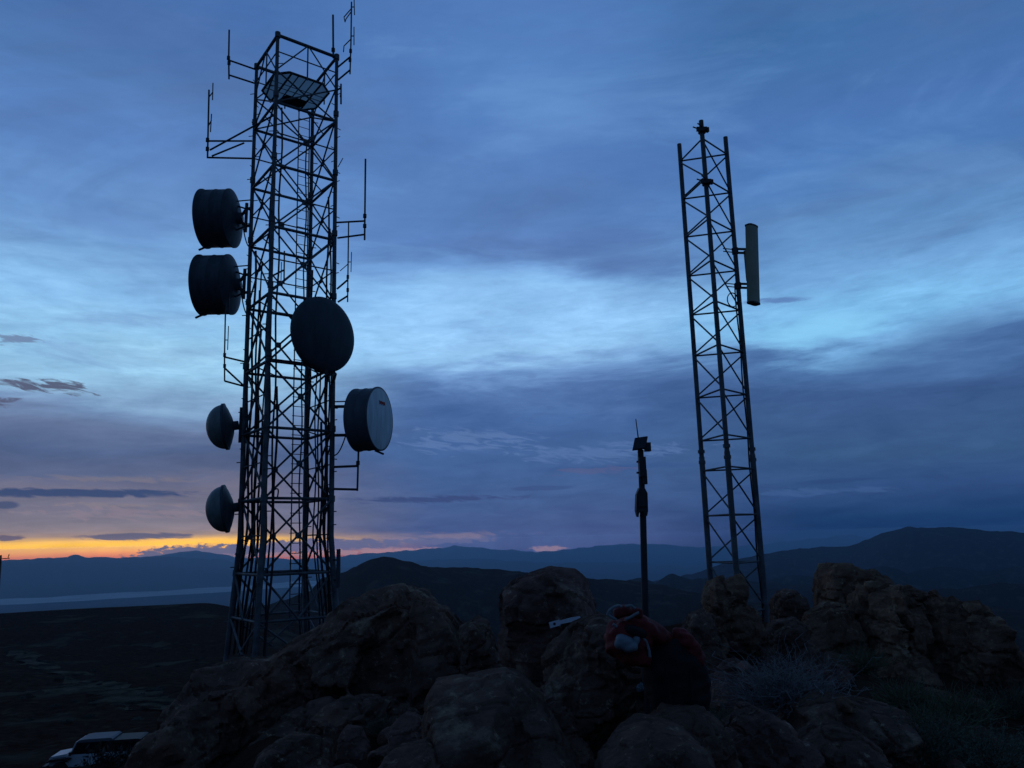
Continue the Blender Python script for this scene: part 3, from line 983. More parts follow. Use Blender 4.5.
def antenna(name, label, Y, mast, elems, arms, group=None, r=.022, re_=.014, ra=.03, cat='antenna', clamps=()):
    P = px_path(mast, Y)
    t = thing(name, label, cat, P[-1], group)
    MB().path(P, r, 8).build('mast', 'whip', t)
    for e in elems:
        MB().path(px_path(e, Y), re_, 6).build('element', 'whip', t)
    for a_ in arms:
        x0, y0, x1, y1, k = a_
        p = at(x0, y0, Y)
        yy = leg_pt(k, p.z).y if k is not None else Y
        q = at(x1, y1, yy)
        MB().bar(p, q, ra, 6).build('bracket_arm', 'steel_dark', t)
    for x, y in clamps:
        p = at(x, y, Y)
        MB().bar(p - UP * .06, p + UP * .06, r * 1.9, 8).build('clamp', 'steel_dark', t)
    return t


antenna('whip_antenna', 'short whip antenna on two stand-off arms at the top left corner of the big tower', 23.0, [(229.2, 30), (228.7, 58), (229, 79)], [], [(228.5, 60, 257, 70, 3), (229, 75, 257, 84, 3)], clamps=[(228.5, 58), (229, 63)], r=.03)
antenna('dipole_antenna', 'folded dipole array on a mast rising above the top right corner of the big tower', 22.7,
        [(351.5, 2), (351, 40), (350, 74)],
        [[(351, 9), (344, 17), (345, 22)], [(351, 12), (346, 19), (345, 22)], [(354, -4), (354.5, 15)], [(351.5, 7), (354, 7)], [(351, 39), (344, 46), (343.5, 52)], [(354, 27), (354, 45)], [(351, 36), (354, 36)]],
        [(350, 57, 338, 67, 1), (350, 70, 338, 80, 1)], clamps=[(350.6, 51), (350, 60)], r=.026, re_=.018)
antenna('whip_antenna', 'single thin whip standing on the top rail beside the right corner', 22.9, [(333, 15), (333.3, 58)], [], [], r=.034, clamps=[(333.2, 50)])
antenna('dipole_antenna', 'dipole array on a long braced boom left of the big tower', 22.6, [(209, 90), (207.5, 158)],
        [[(213, 83), (212.5, 100)], [(209, 97), (213, 92)], [(211.5, 114), (210.5, 132)], [(208.4, 126), (211.5, 120)]],
        [(207.5, 141, 252, 141, 3), (207.5, 157.5, 252, 158.5, 3), (210, 150, 276, 114, 0), (212, 156, 244, 143, 3)], clamps=[(207.5, 140), (207.4, 149)], r=.03, re_=.018)
antenna('whip_antenna', 'long whip antenna on two arms right of the big tower', 22.7, [(365.5, 159), (364.6, 240)], [], [(364.5, 221, 337, 222.5, 1), (364.3, 234.5, 337.5, 238, 1)], r=.03, clamps=[(364.8, 216), (364.7, 226)])
antenna('dipole_antenna', 'small dipole array on the right leg level with the lower drum dish', 22.7, [(348.6, 222), (347.6, 302)],
        [[(351.5, 252), (351, 272)], [(348.2, 262), (351.3, 262)], [(348, 264), (340, 271)]],
        [(347.5, 280, 337, 289, 1), (347.5, 296, 338, 302, 1)], clamps=[(347.8, 277), (347.7, 290)], r=.022)
antenna('dipole_antenna', 'dipole array hanging left of the big tower between the drums and the small domed dish', 22.9, [(226, 285), (224.5, 356), (224.6, 381)],
        [[(229.5, 285), (229, 312)], [(225.6, 300), (229.3, 300)], [(228.5, 326), (227.6, 350)], [(225, 340), (228, 340)]],
        [(224.6, 357, 246, 362, 3), (224.6, 368, 243, 385, 3), (224.6, 381, 243, 386, 3)], clamps=[(224.6, 355), (224.6, 366)], r=.024)
antenna('antenna_bracket', 'empty square stand-off bracket low on the right leg below the white-faced drum', 22.7, [(358.5, 450), (357.3, 491)], [], [(357.6, 466, 334, 467, 1), (357.4, 489.5, 334, 489, 1)], r=.03, ra=.04, cat='bracket', clamps=[(357.9, 463)])
antenna('whip_antenna', 'stubby whip standing beside the right leg near the tower foot', 22.6, [(338.6, 549), (338.2, 588)], [], [(338.5, 560, 332, 560, 1), (338.3, 580, 332, 580, 1)], r=.06)
antenna('whip_antenna', 'short antenna inside the tower frame beside the ladder, above the front dish', 22.3, [(284.4, 251), (284, 283)], [[(281.5, 262), (281, 281)]], [(284, 270, 268, 278, 0), (284, 281, 270, 290, 0)], r=.024)
antenna('whip_antenna', 'thin antenna clamped high on the right leg, reaching down past the first arm', 22.7, [(341, 84), (341, 104)], [[(343, 158), (338, 167)], [(340, 97), (341.5, 86)]], [(341, 88, 337, 90, 1)], r=.03)

# ------------------------------------------------------------------ slim three-legged tower on the right
RC = Vector((3.93, 14.0, 0))
RRAD = .53


def rleg(k, z):
    a = R([-105, 15, 135][k])
    return Vector((RC.x + RRAD * math.cos(a) + .002 * (z - 3), RC.y + RRAD * math.sin(a), z))


mast = thing('lattice_mast', 'slim three-legged lattice mast tower standing behind the rock pillar', 'tower', (RC.x, RC.y, -1.9))
YL = rleg(2, 0).y
lev = [at(x, y, YL).z for x, y in [(681, 161), (684, 199), (686.5, 237), (689, 276), (691.5, 315), (694, 356), (697, 398), (700, 441)]]
lev2 = [at(x, y, YL).z for x, y in [(702, 471), (705.5, 516), (708.5, 562)]]
lev2 += [lev2[-1] - (lev2[-2] - lev2[-1]), lev2[-1] - 2 * (lev2[-2] - lev2[-1])]
zj = at(701, 457, YL).z
ztop = 7.88
for k in range(3):
    mb = MB()
    mb.bar(rleg(k, -1.9), rleg(k, zj), .052, 10)
    mb.bar(rleg(k, zj), rleg(k, ztop), .044, 10)
    lg = mb.build('leg', 'galv', mast)
    for dz in (-.1, .1):
        MB().bar(rleg(k, zj + dz - .03), rleg(k, zj + dz + .03), .064, 10).build('joint_collar', 'galv', lg)
for L_ in (lev, lev2):
    for i, z in enumerate(L_):
        for k in range(3):
            MB().bar(rleg(k, z), rleg((k + 1) % 3, z), .017, 6).build('strut', 'galv', mast)
        if i + 1 < len(L_):
            for k in range(3):
                MB().bar(rleg(k, z - .04), rleg([1, 2, 0][k], L_[i + 1] + .04), .016, 6).build('cross_brace', 'galv', mast)
# coax loop on the mast
pts = [rleg(1, at(742, 300, 14).z + .02) + Vector((-.16 + .10 * math.cos(q), -.1, .14 * math.sin(q))) for q in [R(20 * j) for j in range(19)]]
MB().path(pts, .011, 6).build('cable_loop', 'cable', mast)
pts = [rleg(1, z) + Vector((-.07 + .01 * math.sin(z * 4), -.02, 0)) for z in [-1.9 + j * .35 for j in range(20)]]
MB().path(pts, .014, 6).build('feed_cable', 'cable', mast)

# panel antenna
Y = rleg(1, 5).y - .05
t0, b0 = at(752, 227, Y), at(754, 302.5, Y)
t = thing('panel_antenna', 'olive grey vertical panel antenna bracketed to the right leg of the slim mast', 'antenna', b0)
zc = (t0 + b0) / 2
d_ = Vector((math.cos(R(-50)), math.sin(R(-50)), 0))        # the way it faces
s_ = Vector((-d_.y, d_.x, 0))
prof = [(-.055, -.15), (-.075, -.11), (-.075, .11), (-.055, .15), (.03, .15), (.06, .11), (.07, 0), (.06, -.11), (.03, -.15)]
hgt = (t0.z - b0.z)
mb = MB()
mb.prism([b0 + d_ * a_ + s_ * b_ for a_, b_ in prof], UP * hgt + Vector((t0.x - b0.x, 0, 0)))
mb.build('radome', 'panel', t)
cp = MB()
for q, e in ((b0, -1), (t0, 1)):
    cp.prism([q + d_ * a_ * 1.08 + s_ * b_ * 1.05 for a_, b_ in prof], UP * .03 * e)
cp.build('end_cap', 'box', t)
MB().box(lerp(b0, t0, .5) - d_ * .11, d_, s_, UP, .035, .06, hgt * .2).build('back_plate', 'panel', t)
for px, py in ((741, 250), (743, 285)):
    p = at(px, py, Y)
    k = MB()
    lp = rleg(1, p.z)
    pn = lerp(b0, t0, (p.z - b0.z) / hgt) - d_ * .09
    for dz in (-.035, .045):
        k.bar(lp + UP * dz, pn + UP * dz + s_ * .03, .024, 6)
    k.bar(lp - UP * .06, lp + UP * .06, .066, 8)
    k.box(pn, d_, s_, UP, .02, .05, .06)
    for dz in (-.03, .03):
        k.bar(lp + UP * dz, lp + UP * dz + Vector((-.24, -.03, .02)), .011, 5)
    k.build('bracket', 'steel_dark', t)

# clamp assemblies left on the near leg
for nm, (px, py), lab in (('u', (700, 131), 'empty bolted pipe clamp at the very top of the slim mast'), ('l', (703, 183), 'empty bolted pipe clamp on the slim mast, below the topmost one')):
    p = rleg(0, at(px, py, rleg(0, 0).y).z)
    t = thing('pipe_clamp', lab, 'clamp', p, 'empty clamps on the slim mast')
    k = MB()
    k.bar(p - UP * .045, p + UP * .045, .075, 10)
    k.box(p + Vector((-.02, -.07, 0)), (1, 0, 0), (0, 1, 0), UP, .1, .025, .04)
    k.box(p + Vector((.06, -.03, .01)), unit(1, .3, 0), unit(-.3, 1, 0), UP, .07, .03, .045)
    k.build('clamp_body', 'steel_dark', t)
    for dx, dy, dz, ex in ((-.06, -.1, .04, -.11), (-.08, -.05, -.005, -.19), (.02, -.1, -.05, .1)):
        MB().bar(p + Vector((dx * .3, dy, dz)), p + Vector((ex, dy - .03, dz + .05)), .013, 6).build('bolt', 'steel_dark', t)

# ------------------------------------------------------------------ instrument pole by the backpack
Y = 4.8
pt_, pb = at(640.5, 450, Y), at(645.5, 640, Y)
pb = pb + (pb - pt_).normalized() * .9
t = thing('instrument_pole', 'thin upright pole with a small solar panel, antenna and sensor boxes', 'instrument pole', pb)
MB().bar(pb, at(643, 515, Y), .0205, 12).bar(at(643, 516, Y), pt_, .019, 12).build('pole', 'pole_m', t)
c = at(640.5, 444, Y)
nn = unit(-.25, -.85, .45)
sx = UP.cross(nn).normalized()
sy = nn.cross(sx)
c = at(639.2, 443.6, Y) + Vector((0, -.03, 0))
sp = MB().box(c, (sx + sy * .10).normalized(), (sy + sx * .16).normalized(), nn, .039, .043, .004).build('solar_panel', 'cell', t)
MB().box(c - nn * .006, (sx + sy * .10).normalized(), (sy + sx * .16).normalized(), nn, .041, .045, .004).build('panel_frame', 'pole_m', sp)
MB().box(at(647.4, 447, Y), (1, 0, 0), (0, 1, 0), UP, .019, .024, .027).build('head_box', 'box', t)
MB().bar(at(640.6, 452, Y), at(640.4, 446, Y), .012, 8).bar(at(640.4, 448, Y), at(647, 448, Y), .008, 6).build('head_bracket', 'pole_m', t)
MB().bar(at(638.5, 440, Y), at(635.8, 419, Y), .0045, 6, .003).build('antenna', 'whip', t)
MB().box(at(642.2, 467, Y - .02), (1, 0, 0), (0, 1, 0), UP, .021, .028, .062).box(at(644.5, 477, Y - .02), (1, 0, 0), (0, 1, 0), UP, .014, .02, .045).build('sensor_box', 'box', t)
for yy in (461, 472):
    MB().bar(at(640.5, yy, Y), at(640.5, yy + 1.6, Y), .026, 12).build('clamp', 'pole_m', t)
sb = MB()
sb.prism([at(x + 1.6, y, Y - .036) for x, y in ((638, 487.5), (643, 487.5), (646, 493), (646.6, 511), (645.6, 516), (643.4, 511.5), (638.6, 511.5), (636.2, 516), (634.8, 510), (635.4, 494))], (0, .075, 0))
sb.box(at(642.6, 500, Y - .04), (1, 0, 0), (0, 1, 0), UP, .026, .008, .04)
sb.build('equipment_box', 'box', t)
MB().bar(at(638, 512, Y - .03), at(637.4, 517, Y - .03), .008, 6).bar(at(644.5, 512, Y - .03), at(645, 517, Y - .03), .008, 6).build('bracket', 'box', t)


# ------------------------------------------------------------------ backpack
def blob(ells, mat, name, parent, voxel, amp, seed, fold=6):
    """soft body: ellipsoids fused by voxel remesh and creased like cloth"""
    bm = bmesh.new()
    for (c, rx, ry, rz, rot) in ells:
        ret = bmesh.ops.create_icosphere(bm, subdivisions=4, radius=1)
        ca, sa = math.cos(rot), math.sin(rot)
        for v in ret['verts']:
            x, y, z = v.co
            # squarish ellipsoid
            x, y, z = [math.copysign(abs(q) ** .75, q) for q in (x, y, z)]
            x, y, z = x * rx, y * ry, z * rz
            v.co = Vector((c[0] + x * ca - z * sa, c[1] + y, c[2] + x * sa + z * ca))
    mb = MB()
    bm.verts.ensure_lookup_table()
    vs = [v.co.copy() for v in bm.verts]
    fs = [tuple(v.index for v in f.verts) for f in bm.faces]
    bm.free()
    mb.add(vs, fs)
    ob = mb.build(name, mat, parent)
    md = ob.modifiers.new('r', 'REMESH')
    md.mode = 'VOXEL'
    md.voxel_size = voxel
    # evaluated without its parent offset: the mesh data stay in local space
    dg = bpy.context.evaluated_depsgraph_get()
    me = bpy.data.meshes.new_from_object(ob.evaluated_get(dg))
    ob.modifiers.clear()
    ob.data = me
    bm = bmesh.new()
    bm.from_mesh(me)
    for _ in range(2):
        bmesh.ops.smooth_vert(bm, verts=bm.verts, factor=.5, use_axis_x=True, use_axis_y=True, use_axis_z=True)
    bm.normal_update()
    mv = []
    for v in bm.verts:
        q = v.co * fold + Vector((seed, seed * 2, 0))
        n1 = MN.noise(Vector((q.x * 1.0, q.y, q.z * 2.2)))
        mv.append(v.normal * amp * (1.2 * (.5 - abs(n1)) + .8 * MN.noise(q * 2.3)))
    for v, d in zip(bm.verts, mv):
        v.co += d
    bm.to_mesh(me)
    bm.free()
    me.polygons.foreach_set('use_smooth', [True] * len(me.polygons))
    me.materials.clear()
    me.materials.append(M[mat])
    return ob


PY = 4.45


def P(x, y, dy=0):
    return at(x, y, PY + dy)


k_ = mpp(650, 650, PY)
bp = thing('backpack', 'red and black hiking backpack slumped among the boulders, lid open', 'backpack', P(670, 712))
blob([(P(675, 676), 31 * k_, .15, 36 * k_, .15), (P(680, 692), 27 * k_, .16, 24 * k_, 0), (P(662, 668), 16 * k_, .13, 28 * k_, .1)], 'black_cloth', 'pack_body', bp, .011, .016, 1)
blob([(P(645, 628, -.03), 24 * k_, .12, 9 * k_, -.5), (P(628, 641, -.05), 22 * k_, .14, 18 * k_, -.3), (P(660, 637, .0), 13 * k_, .09, 7 * k_, -.55), (P(634, 654, -.08), 16 * k_, .10, 10 * k_, -.35)], 'red_cloth', 'lid', bp, .009, .016, 2, 9)
blob([(P(691, 648, -.06), 7 * k_, .06, 20 * k_, .5), (P(697, 660, -.07), 6 * k_, .05, 8 * k_, .3), (P(681, 640, -.03), 6 * k_, .05, 12 * k_, .25)], 'red_cloth', 'side_panel', bp, .008, .012, 5, 11)
blob([(P(624.5, 643.5, -.185), 9.5 * k_, .04, 7 * k_, -.45), (P(629, 646.5, -.185), 8 * k_, .04, 4.5 * k_, .1), (P(636.5, 640.5, -.175), 2.4 * k_, .03, 4 * k_, -.3)], 'pale_cloth', 'inner_sack', bp, .0055, .008, 7, 10)
blob([(P(635, 631, -.15), 11 * k_, .05, 4.5 * k_, -.35)], 'black_cloth', 'opening_shade', bp, .006, .006, 3, 12)  # solid black blob stands in for the shade inside the pack's open mouth
for pts in ([(607.5, 615), (609, 611), (613, 607.5), (619, 605.5), (622, 607)], [(625, 606.5), (631, 605.5), (635, 608.5)], [(625, 619.5), (630, 617.5), (635, 614.5), (639, 612.5)],
            [(607.5, 614), (611, 617), (616, 619.5)], [(613, 624), (617, 627)],
            [(640, 636), (646, 641), (649, 650), (650, 657)]):
    Q = [P(x, y, -.17) for x, y in pts]
    mb = MB()
    fine = []
    for i in range(len(Q) - 1):
        for j in range(6):
            fine.append(lerp(Q[i], Q[i + 1], j / 6) )
    mb.path(fine + [Q[-1]], .0085, 6)
    mb.build('strap', 'strap', bp)
blob([(P(622, 612, -.12), 9 * k_, .04, 5 * k_, .3), (P(636, 613, -.1), 6 * k_, .035, 5 * k_, -.4)], 'red_cloth', 'top_pocket', bp, .006, .008, 9, 14)
for x0, y0, x1, y1 in ((664, 662, 672, 704), (690, 668, 692, 700)):
    MB().path([lerp(P(x0, y0, -.175), P(x1, y1, -.185), q / 6) for q in range(7)], .007, 6).build('strap', 'black_cloth', bp)

# white tool on the boulder
Y = min(surface(x, y, 5.0) for x, y in ((550, 627), (556, 626), (566, 622), (578, 618))) - .012
tl = thing('hand_tool', 'slim white plastic tool lying on the dark rounded boulder beside the backpack', 'tool', at(556, 626, Y))
a, b = at(549.5, 625.5, Y), at(580, 616.8, Y)
d = (b - a).normalized()
n_ = Vector((0, -1, .25)).normalized()
w = d.cross(n_).normalized()
L = (b - a).length
MB().box(a + d * L * .17, d, w, n_, L * .17, .021, .011).build('head', 'white_pl', tl)
MB().prism([a + d * L * .33 + w * .013, a + d * L * .7 + w * .02, a + d * L + w * .012, a + d * L - w * .004, a + d * L * .7 - w * .012, a + d * L * .33 - w * .013], n_ * .012).build('blade', 'white_pl', tl)
MB().bar(a + d * L * .16 + n_ * .010, a + d * L * .16 + n_ * .014, .010, 14).build('button', 'car_dark', tl)

# pale crumpled wrapper
bmw = bmesh.new()
bmesh.ops.create_icosphere(bmw, subdivisions=3, radius=1)
for v in bmw.verts:
    v.co *= 1 + .4 * MN.cell(v.co * 2.5)
me = bpy.data.meshes.new('wrapper')
bmw.to_mesh(me)
bmw.free()
me.materials.append(M['foil'])
o = bpy.data.objects.new('wrapper', me)
o.location = at(640.5, 687, min(surface(640.5, y, 4.15) for y in (683, 687, 691)) - .03)
COL.objects.link(o)
o.scale = (.020, .014, .024)
o.rotation_euler = (.3, .5, .2)
tag(o, 'crumpled pale blue wrapper lying beside the foot of the backpack', 'wrapper')


# ------------------------------------------------------------------ plants
def bush_mesh(name, mat, n, h, w, seed, leaf=.0, thick=.004, curl=.35, seg=4):
    rnd = random.Random(seed)
    mb = MB()
    for i in range(n):
        a = rnd.uniform(0, 2 * math.pi)
        sp = rnd.uniform(.1, 1) ** .7
        p = Vector((math.cos(a) * w * .12 * rnd.random(), math.sin(a) * w * .12 * rnd.random(), -.03))
        d = Vector((math.cos(a) * sp * w, math.sin(a) * sp * w, h * rnd.uniform(.5, 1) * (1.15 - .55 * sp))) / seg
        for s in range(seg):
            q = p + d + Vector((rnd.gauss(0, 1), rnd.gauss(0, 1), rnd.gauss(0, .7))) * d.length * curl
            x = (q - p).cross(Vector((rnd.gauss(0, 1), rnd.gauss(0, 1), rnd.gauss(0, 1)))).normalized()
            r1, r2 = thick * (1 - s / seg * .7), thick * (1 - (s + 1) / seg * .7)
            y = (q - p).cross(x).normalized()
            mb.add([p + x * r1, p - x * r1 * .5 + y * r1 * .8, p - x * r1 * .5 - y * r1 * .8, q + x * r2, q - x * r2 * .5 + y * r2 * .8, q - x * r2 * .5 - y * r2 * .8],
                   [(0, 1, 4, 3), (1, 2, 5, 4), (2, 0, 3, 5)])
            if leaf and s > 0:
                for _ in range(5):
                    c = lerp(p, q, rnd.random()) + Vector((rnd.gauss(0, 1), rnd.gauss(0, 1), rnd.gauss(0, 1))) * leaf * .8
                    u_ = Vector((rnd.gauss(0, 1), rnd.gauss(0, 1), rnd.gauss(0, 1))).normalized()
                    v_ = u_.orthogonal().normalized()
                    mb.add([c + u_ * leaf, c + v_ * leaf * .35, c - u_ * leaf, c - v_ * leaf * .35], [(0, 1, 2, 3)])
            p = q
            d = d * .95
    o = mb.build(name, mat, None, (0, 0, 0))
    return o


def place(o, x, y, Y, sz=1.0, sink=.05, z=None):
    p = at(x, y, Y)
    o.location = (p.x, p.y, p.z if z is None else z)
    o.scale = (sz, sz, sz)
    return o


def on_ground(x, Y):
    d = ray(x, 700)
    X = d.x / d.y * Y
    return (X, Y, ground_z(X, Y) - .03)


b0_ = bush_mesh('dry_bush', 'dry', 420, .55, .5, 3, 0, .0042, .8, 7)
p_ = at(790, 722, 5.9)
b0_.location = (p_.x, p_.y, drop(p_, p_.z) - .03)
b0_.scale = (1, .7, .85)
tag(b0_, 'bare grey tangled dry bush between the boulders in the right foreground', 'bush')
gm = [bush_mesh('grass_tuft', 'grassm', 300, .34, .34, 20 + k, 0, .0042, .45, 5) for k in range(2)]
sm = [bush_mesh('sagebrush', 'leaf', 170, .42, .4, 30 + k, .011, .0045, .3, 5) for k in range(3)]


def dup(src, first):
    if first:
        return src
    o = src.copy()
    COL.objects.link(o)
    return o


plants = [
    ('g', 0, 905, 700, 7.2, 1.1, 'tall green grass tuft against the foot of the right crag'),
    ('g', 1, 930, 735, 6.0, 1.0, 'green grass tuft in front of the crag, right of the flat slab'),
    ('g', 0, 960, 715, 6.8, 1.2, 'grass tuft growing below the crag near the right edge'),
    ('g', 1, 862, 668, 8.2, .9, 'small grass tuft in the cleft under the square-topped block'),
    ('g', 0, 748, 775, 3.9, .7, 'grass tuft at the bottom edge left of the peaked grey boulder'),
    ('g', 1, 622, 708, 4.7, .5, 'little green tuft beside the foot of the backpack'),
    ('g', 0, 770, 655, 9.2, .7, 'grass tuft at the right foot of the rock pillar'),
    ('s', 0, 985, 760, 5.6, 1.0, 'leafy sagebrush in the bottom right corner'),
    ('s', 1, 925, 780, 5.0, .9, 'leafy sagebrush at the bottom edge below the flat slab'),
    ('s', 2, 715, 720, 6.4, .6, 'low sagebrush between the backpack and the dry bush'),
    ('s', 0, 150, 755, 8.6, .9, 'sagebrush growing at the left foot of the dark outcrop'),
    ('s', 1, 1010, 715, 7.6, 1.0, 'sagebrush under the lowest ledge of the crag at the right edge'),
    ('s', 2, 385, 745, 6.6, .5, 'low sagebrush in the hollow at the foot of the left outcrop'),
]
seen = {}
for kind, k, x, y, Y, s, lab in plants:
    src = (gm if kind == 'g' else sm)[k]
    o = dup(src, (kind, k) not in seen)
    seen[(kind, k)] = 1
    p_ = at(x, y, Y)
    o.location = (p_.x, p_.y, drop(p_, p_.z) - .03)
    o.scale = (s, s, s)
    o.rotation_euler = (0, 0, x * .37)
    tag(o, lab, 'grass' if kind == 'g' else 'shrub', 'grass tufts among the boulders' if kind == 'g' else 'sagebrush on the summit')

# scrub on the left slope
M['scrub'] = new_mat('dull_scrub_leaves', (.05, .05, .036), .9, 0, .35, 4)
far_b = bush_mesh('desert_shrub', 'scrub', 60, .75, .62, 77, .07, .012, .3, 3)
rnd = random.Random(21)
first = True
cnt = 0
while cnt < 150:
    a = rnd.uniform(-36, -13)
    r = math.exp(rnd.uniform(math.log(36), math.log(300)))
    x, y = r * math.sin(R(a)), r * math.cos(R(a))
    if MN.noise(Vector((x * .05, y * .05, 2))) < -.05:
        continue
    if abs(r - 47) < 5 and a < -24:
        continue
    o = dup(far_b, first)
    first = False
    s = rnd.uniform(.6, 1.3)
    o.scale = (s, s, s * rnd.uniform(.45, .8))
    o.rotation_euler = (0, 0, rnd.uniform(0, 6))
    o.location = (x, y, ground_z(x, y) - .05)
    tag(o, 'low desert shrub scattered on the dark slope around the parked car', 'shrub', 'desert shrubs on the left slope')
    cnt += 1
for px, dd, s, lab in ((104, 43.6, 2.3, 'rounded green shrub in front of the white off-road car, hiding its side'), (130, 44.2, 1.2, 'green shrub at the rear of the white off-road car')):
    o = dup(far_b, False)
    d = ray(px, 760)
    q = d * (dd / math.hypot(d.x, d.y))
    o.location = (q.x, q.y, ground_z(q.x, q.y) - .1)
    o.scale = (s, s, s)
    tag(o, lab, 'shrub', 'shrubs by the parked car')


# ------------------------------------------------------------------ vehicles
def wheel(parent, c, ax, r=.41, w=.24):
    o = MB().lathe(c - ax * w / 2, ax, [(r * .6, 0), (r * .93, .0), (r, .04), (r, w - .04), (r * .93, w), (r * .6, w)], 28).build('wheel', 'rubber', parent)
    MB().lathe(c + ax * (w / 2 - .05), ax, [(r * .6, 0), (r * .58, .03), (r * .3, .02), (r * .2, .05), (.001, .055)], 24).build('rim', 'rim', o)
    return o


def offroad(root_loc, yaw, label, name, body_mat, top_mat):
    t = thing(name, label, 'car', root_loc)
    o = Vector(root_loc)
    fx = Vector((math.cos(yaw), math.sin(yaw), 0))     # forwards
    sy = Vector((-fx.y, fx.x, 0))

    def W(x, y, z):
        return o + fx * x + sy * y + UP * z

    def pr(poly, y0, y1, nm, mat, par=t):
        return MB().prism([W(x, y0, z) for x, z in poly], sy * (y1 - y0)).build(nm, mat, par)
    pr([(-2.2, .55), (1.2, .55), (1.2, 1.12), (-2.2, 1.12)], -.74, .74, 'body', body_mat)
    pr([(1.2, .62), (2.0, .62), (2.02, .98), (1.95, 1.06), (1.2, 1.16)], -.62, .62, 'hood', body_mat)
    for s in (-1, 1):
        pr([(.92, .98), (1.05, 1.02), (1.85, 1.0), (2.05, .9), (2.05, .82), (1.85, .88), (1.05, .9)], s * .62, s * .9, 'fender', 'car_dark')
        pr([(-2.15, .9), (-1.95, 1.0), (-1.2, 1.0), (-1.02, .86), (-1.2, .88), (-1.95, .88)], s * .745, s * .9, 'fender', 'car_dark')
        pr([(-.75, .5), (1.0, .5), (1.0, .42), (-.75, .42)], s * .74, s * .84, 'side_step', 'car_dark')
        for x in (1.45, -1.58):
            wheel(t, W(x, s * .78, .41), sy * s)
        d = pr([(.22, .58), (1.05, .58), (1.05, 1.1), (.22, 1.1)], s * .742, s * .752, 'door', body_mat)
        MB().box(W(.35, s * .765, 1.0), fx, sy, UP, .07, .012, .015).build('handle', 'car_dark', d)
        pr([(-.75, .58), (.18, .58), (.18, 1.1), (-.75, 1.1)], s * .742, s * .752, 'door', body_mat)
        pr([(.28, 1.14), (.92, 1.14), (.72, 1.62), (.28, 1.62)], s * .70, s * .715, 'window', 'glass')
        pr([(-.7, 1.14), (.2, 1.14), (.2, 1.62), (-.7, 1.62)], s * .70, s * .715, 'window', 'glass')
        pr([(-2.15, 1.14), (-1.0, 1.14), (-1.0, 1.56), (-2.15, 1.56)], s * .70, s * .715, 'window', 'glass')
        MB().box(W(.98, s * .88, 1.2), fx, sy, UP, .04, .09, .08).build('mirror', 'car_dark', t)
        MB().bar(W(2.0, s * .42, .86), W(2.045, s * .42, .86), .09, 18).build('headlight', 'lens', t)
        MB().box(W(-2.22, s * .66, .95), fx, sy, UP, .025, .06, .09).build('tail_light', 'tail', t)
    pr([(-.86, 1.12), (1.0, 1.12), (.76, 1.66), (-.86, 1.66)], -.695, .695, 'cabin', 'car_dark')
    pr([(-2.2, 1.12), (-.95, 1.12), (-.95, 1.6), (-2.2, 1.6)], -.695, .695, 'cabin', 'car_dark')
    pr([(-.9, 1.66), (.78, 1.66), (.7, 1.76), (.4, 1.8), (-.8, 1.8), (-.9, 1.74)], -.71, .71, 'roof', top_mat)
    pr([(-2.24, 1.6), (-.95, 1.6), (-.95, 1.68), (-2.1, 1.68), (-2.24, 1.64)], -.71, .71, 'rear_roof', 'car_dark')
    ws = MB()
    ws.prism([W(1.005, -.66, 1.15), W(1.005, .66, 1.15), W(.79, .62, 1.63), W(.79, -.62, 1.63)], fx * .02)
    ws.build('windscreen', 'glass', t)
    fr = MB()
    for s in (-1, 1):
        fr.bar(W(1.03, s * .7, 1.12), W(.8, s * .66, 1.68), .035, 6)
    fr.bar(W(.8, -.66, 1.67), W(.8, .66, 1.67), .035, 6)
    fr.build('windscreen_frame', body_mat, t)
    MB().box(W(2.15, 0, .6), fx, sy, UP, .09, .82, .09).build('bumper', 'car_dark', t)
    g = MB()
    for k in range(7):
        g.box(W(2.022, -.24 + k * .08, .86), fx, sy, UP, .006, .016, .1)
    g.build('grille', 'car_dark', t)
    MB().box(W(-2.31, 0, .58), fx, sy, UP, .08, .8, .09).build('bumper', 'car_dark', t)
    sw = MB().lathe(W(-2.22, 0, 1.05), -fx, [(.22, 0), (.38, .0), (.4, .04), (.4, .2), (.36, .24), (.2, .24)], 28).build('spare_wheel', 'rubber', t)
    MB().lathe(W(-2.39, 0, 1.05), -fx, [(.2, 0), (.18, .05), (.001, .06)], 20).build('rim', 'rim', sw)
    return t


def on_slope(px, py, dist):
    d = ray(px, py)
    q = d * (dist / math.hypot(d.x, d.y))
    return Vector((q.x, q.y, ground_z(q.x, q.y) - .02))


loc1 = on_slope(97, 755, 47)
offroad(loc1, R(190), 'white off-road car with grey roof and black fenders parked on the left slope', 'off_road_car', 'car_white', 'shroud_blue')

# utility pole and stakes
p0, p1 = atd(1.0, 555, 120), atd(1.6, 608, 120)
t = thing('utility_pole', 'dark wooden utility pole with a guy wire at the left edge', 'pole', (p1.x, p1.y, ground_z(p1.x, p1.y)))
zb = min(p1.z, ground_z(p1.x, p1.y))
MB().bar((p1.x, p1.y, zb - .3), p0, .16, 10, .11).build('post', 'wood', t)
MB().bar(p0 + Vector((-1, 0, -.5)), p0 + Vector((1, .2, -.45)), .06, 6).build('crossarm', 'wood', t)
MB().bar(p0 - UP * .2 + Vector((.95, 0, -.2)), p0 + Vector((.95, .15, .1)), .05, 6).build('insulator', 'box', t)
MB().bar(p0 - UP * 1.5, Vector((p1.x + 1.1, p1.y - 1, ground_z(p1.x + 1.1, p1.y - 1))), .02, 5).build('guy_wire', 'cable', t)
q = on_slope(32, 790, 27)
MB().bar(q - UP * .2, q + UP * 1.7, .05, 7).bar(q + UP * 1.7, q + UP * 1.74, .055, 7).build('fence_post', 'wood', None, q)
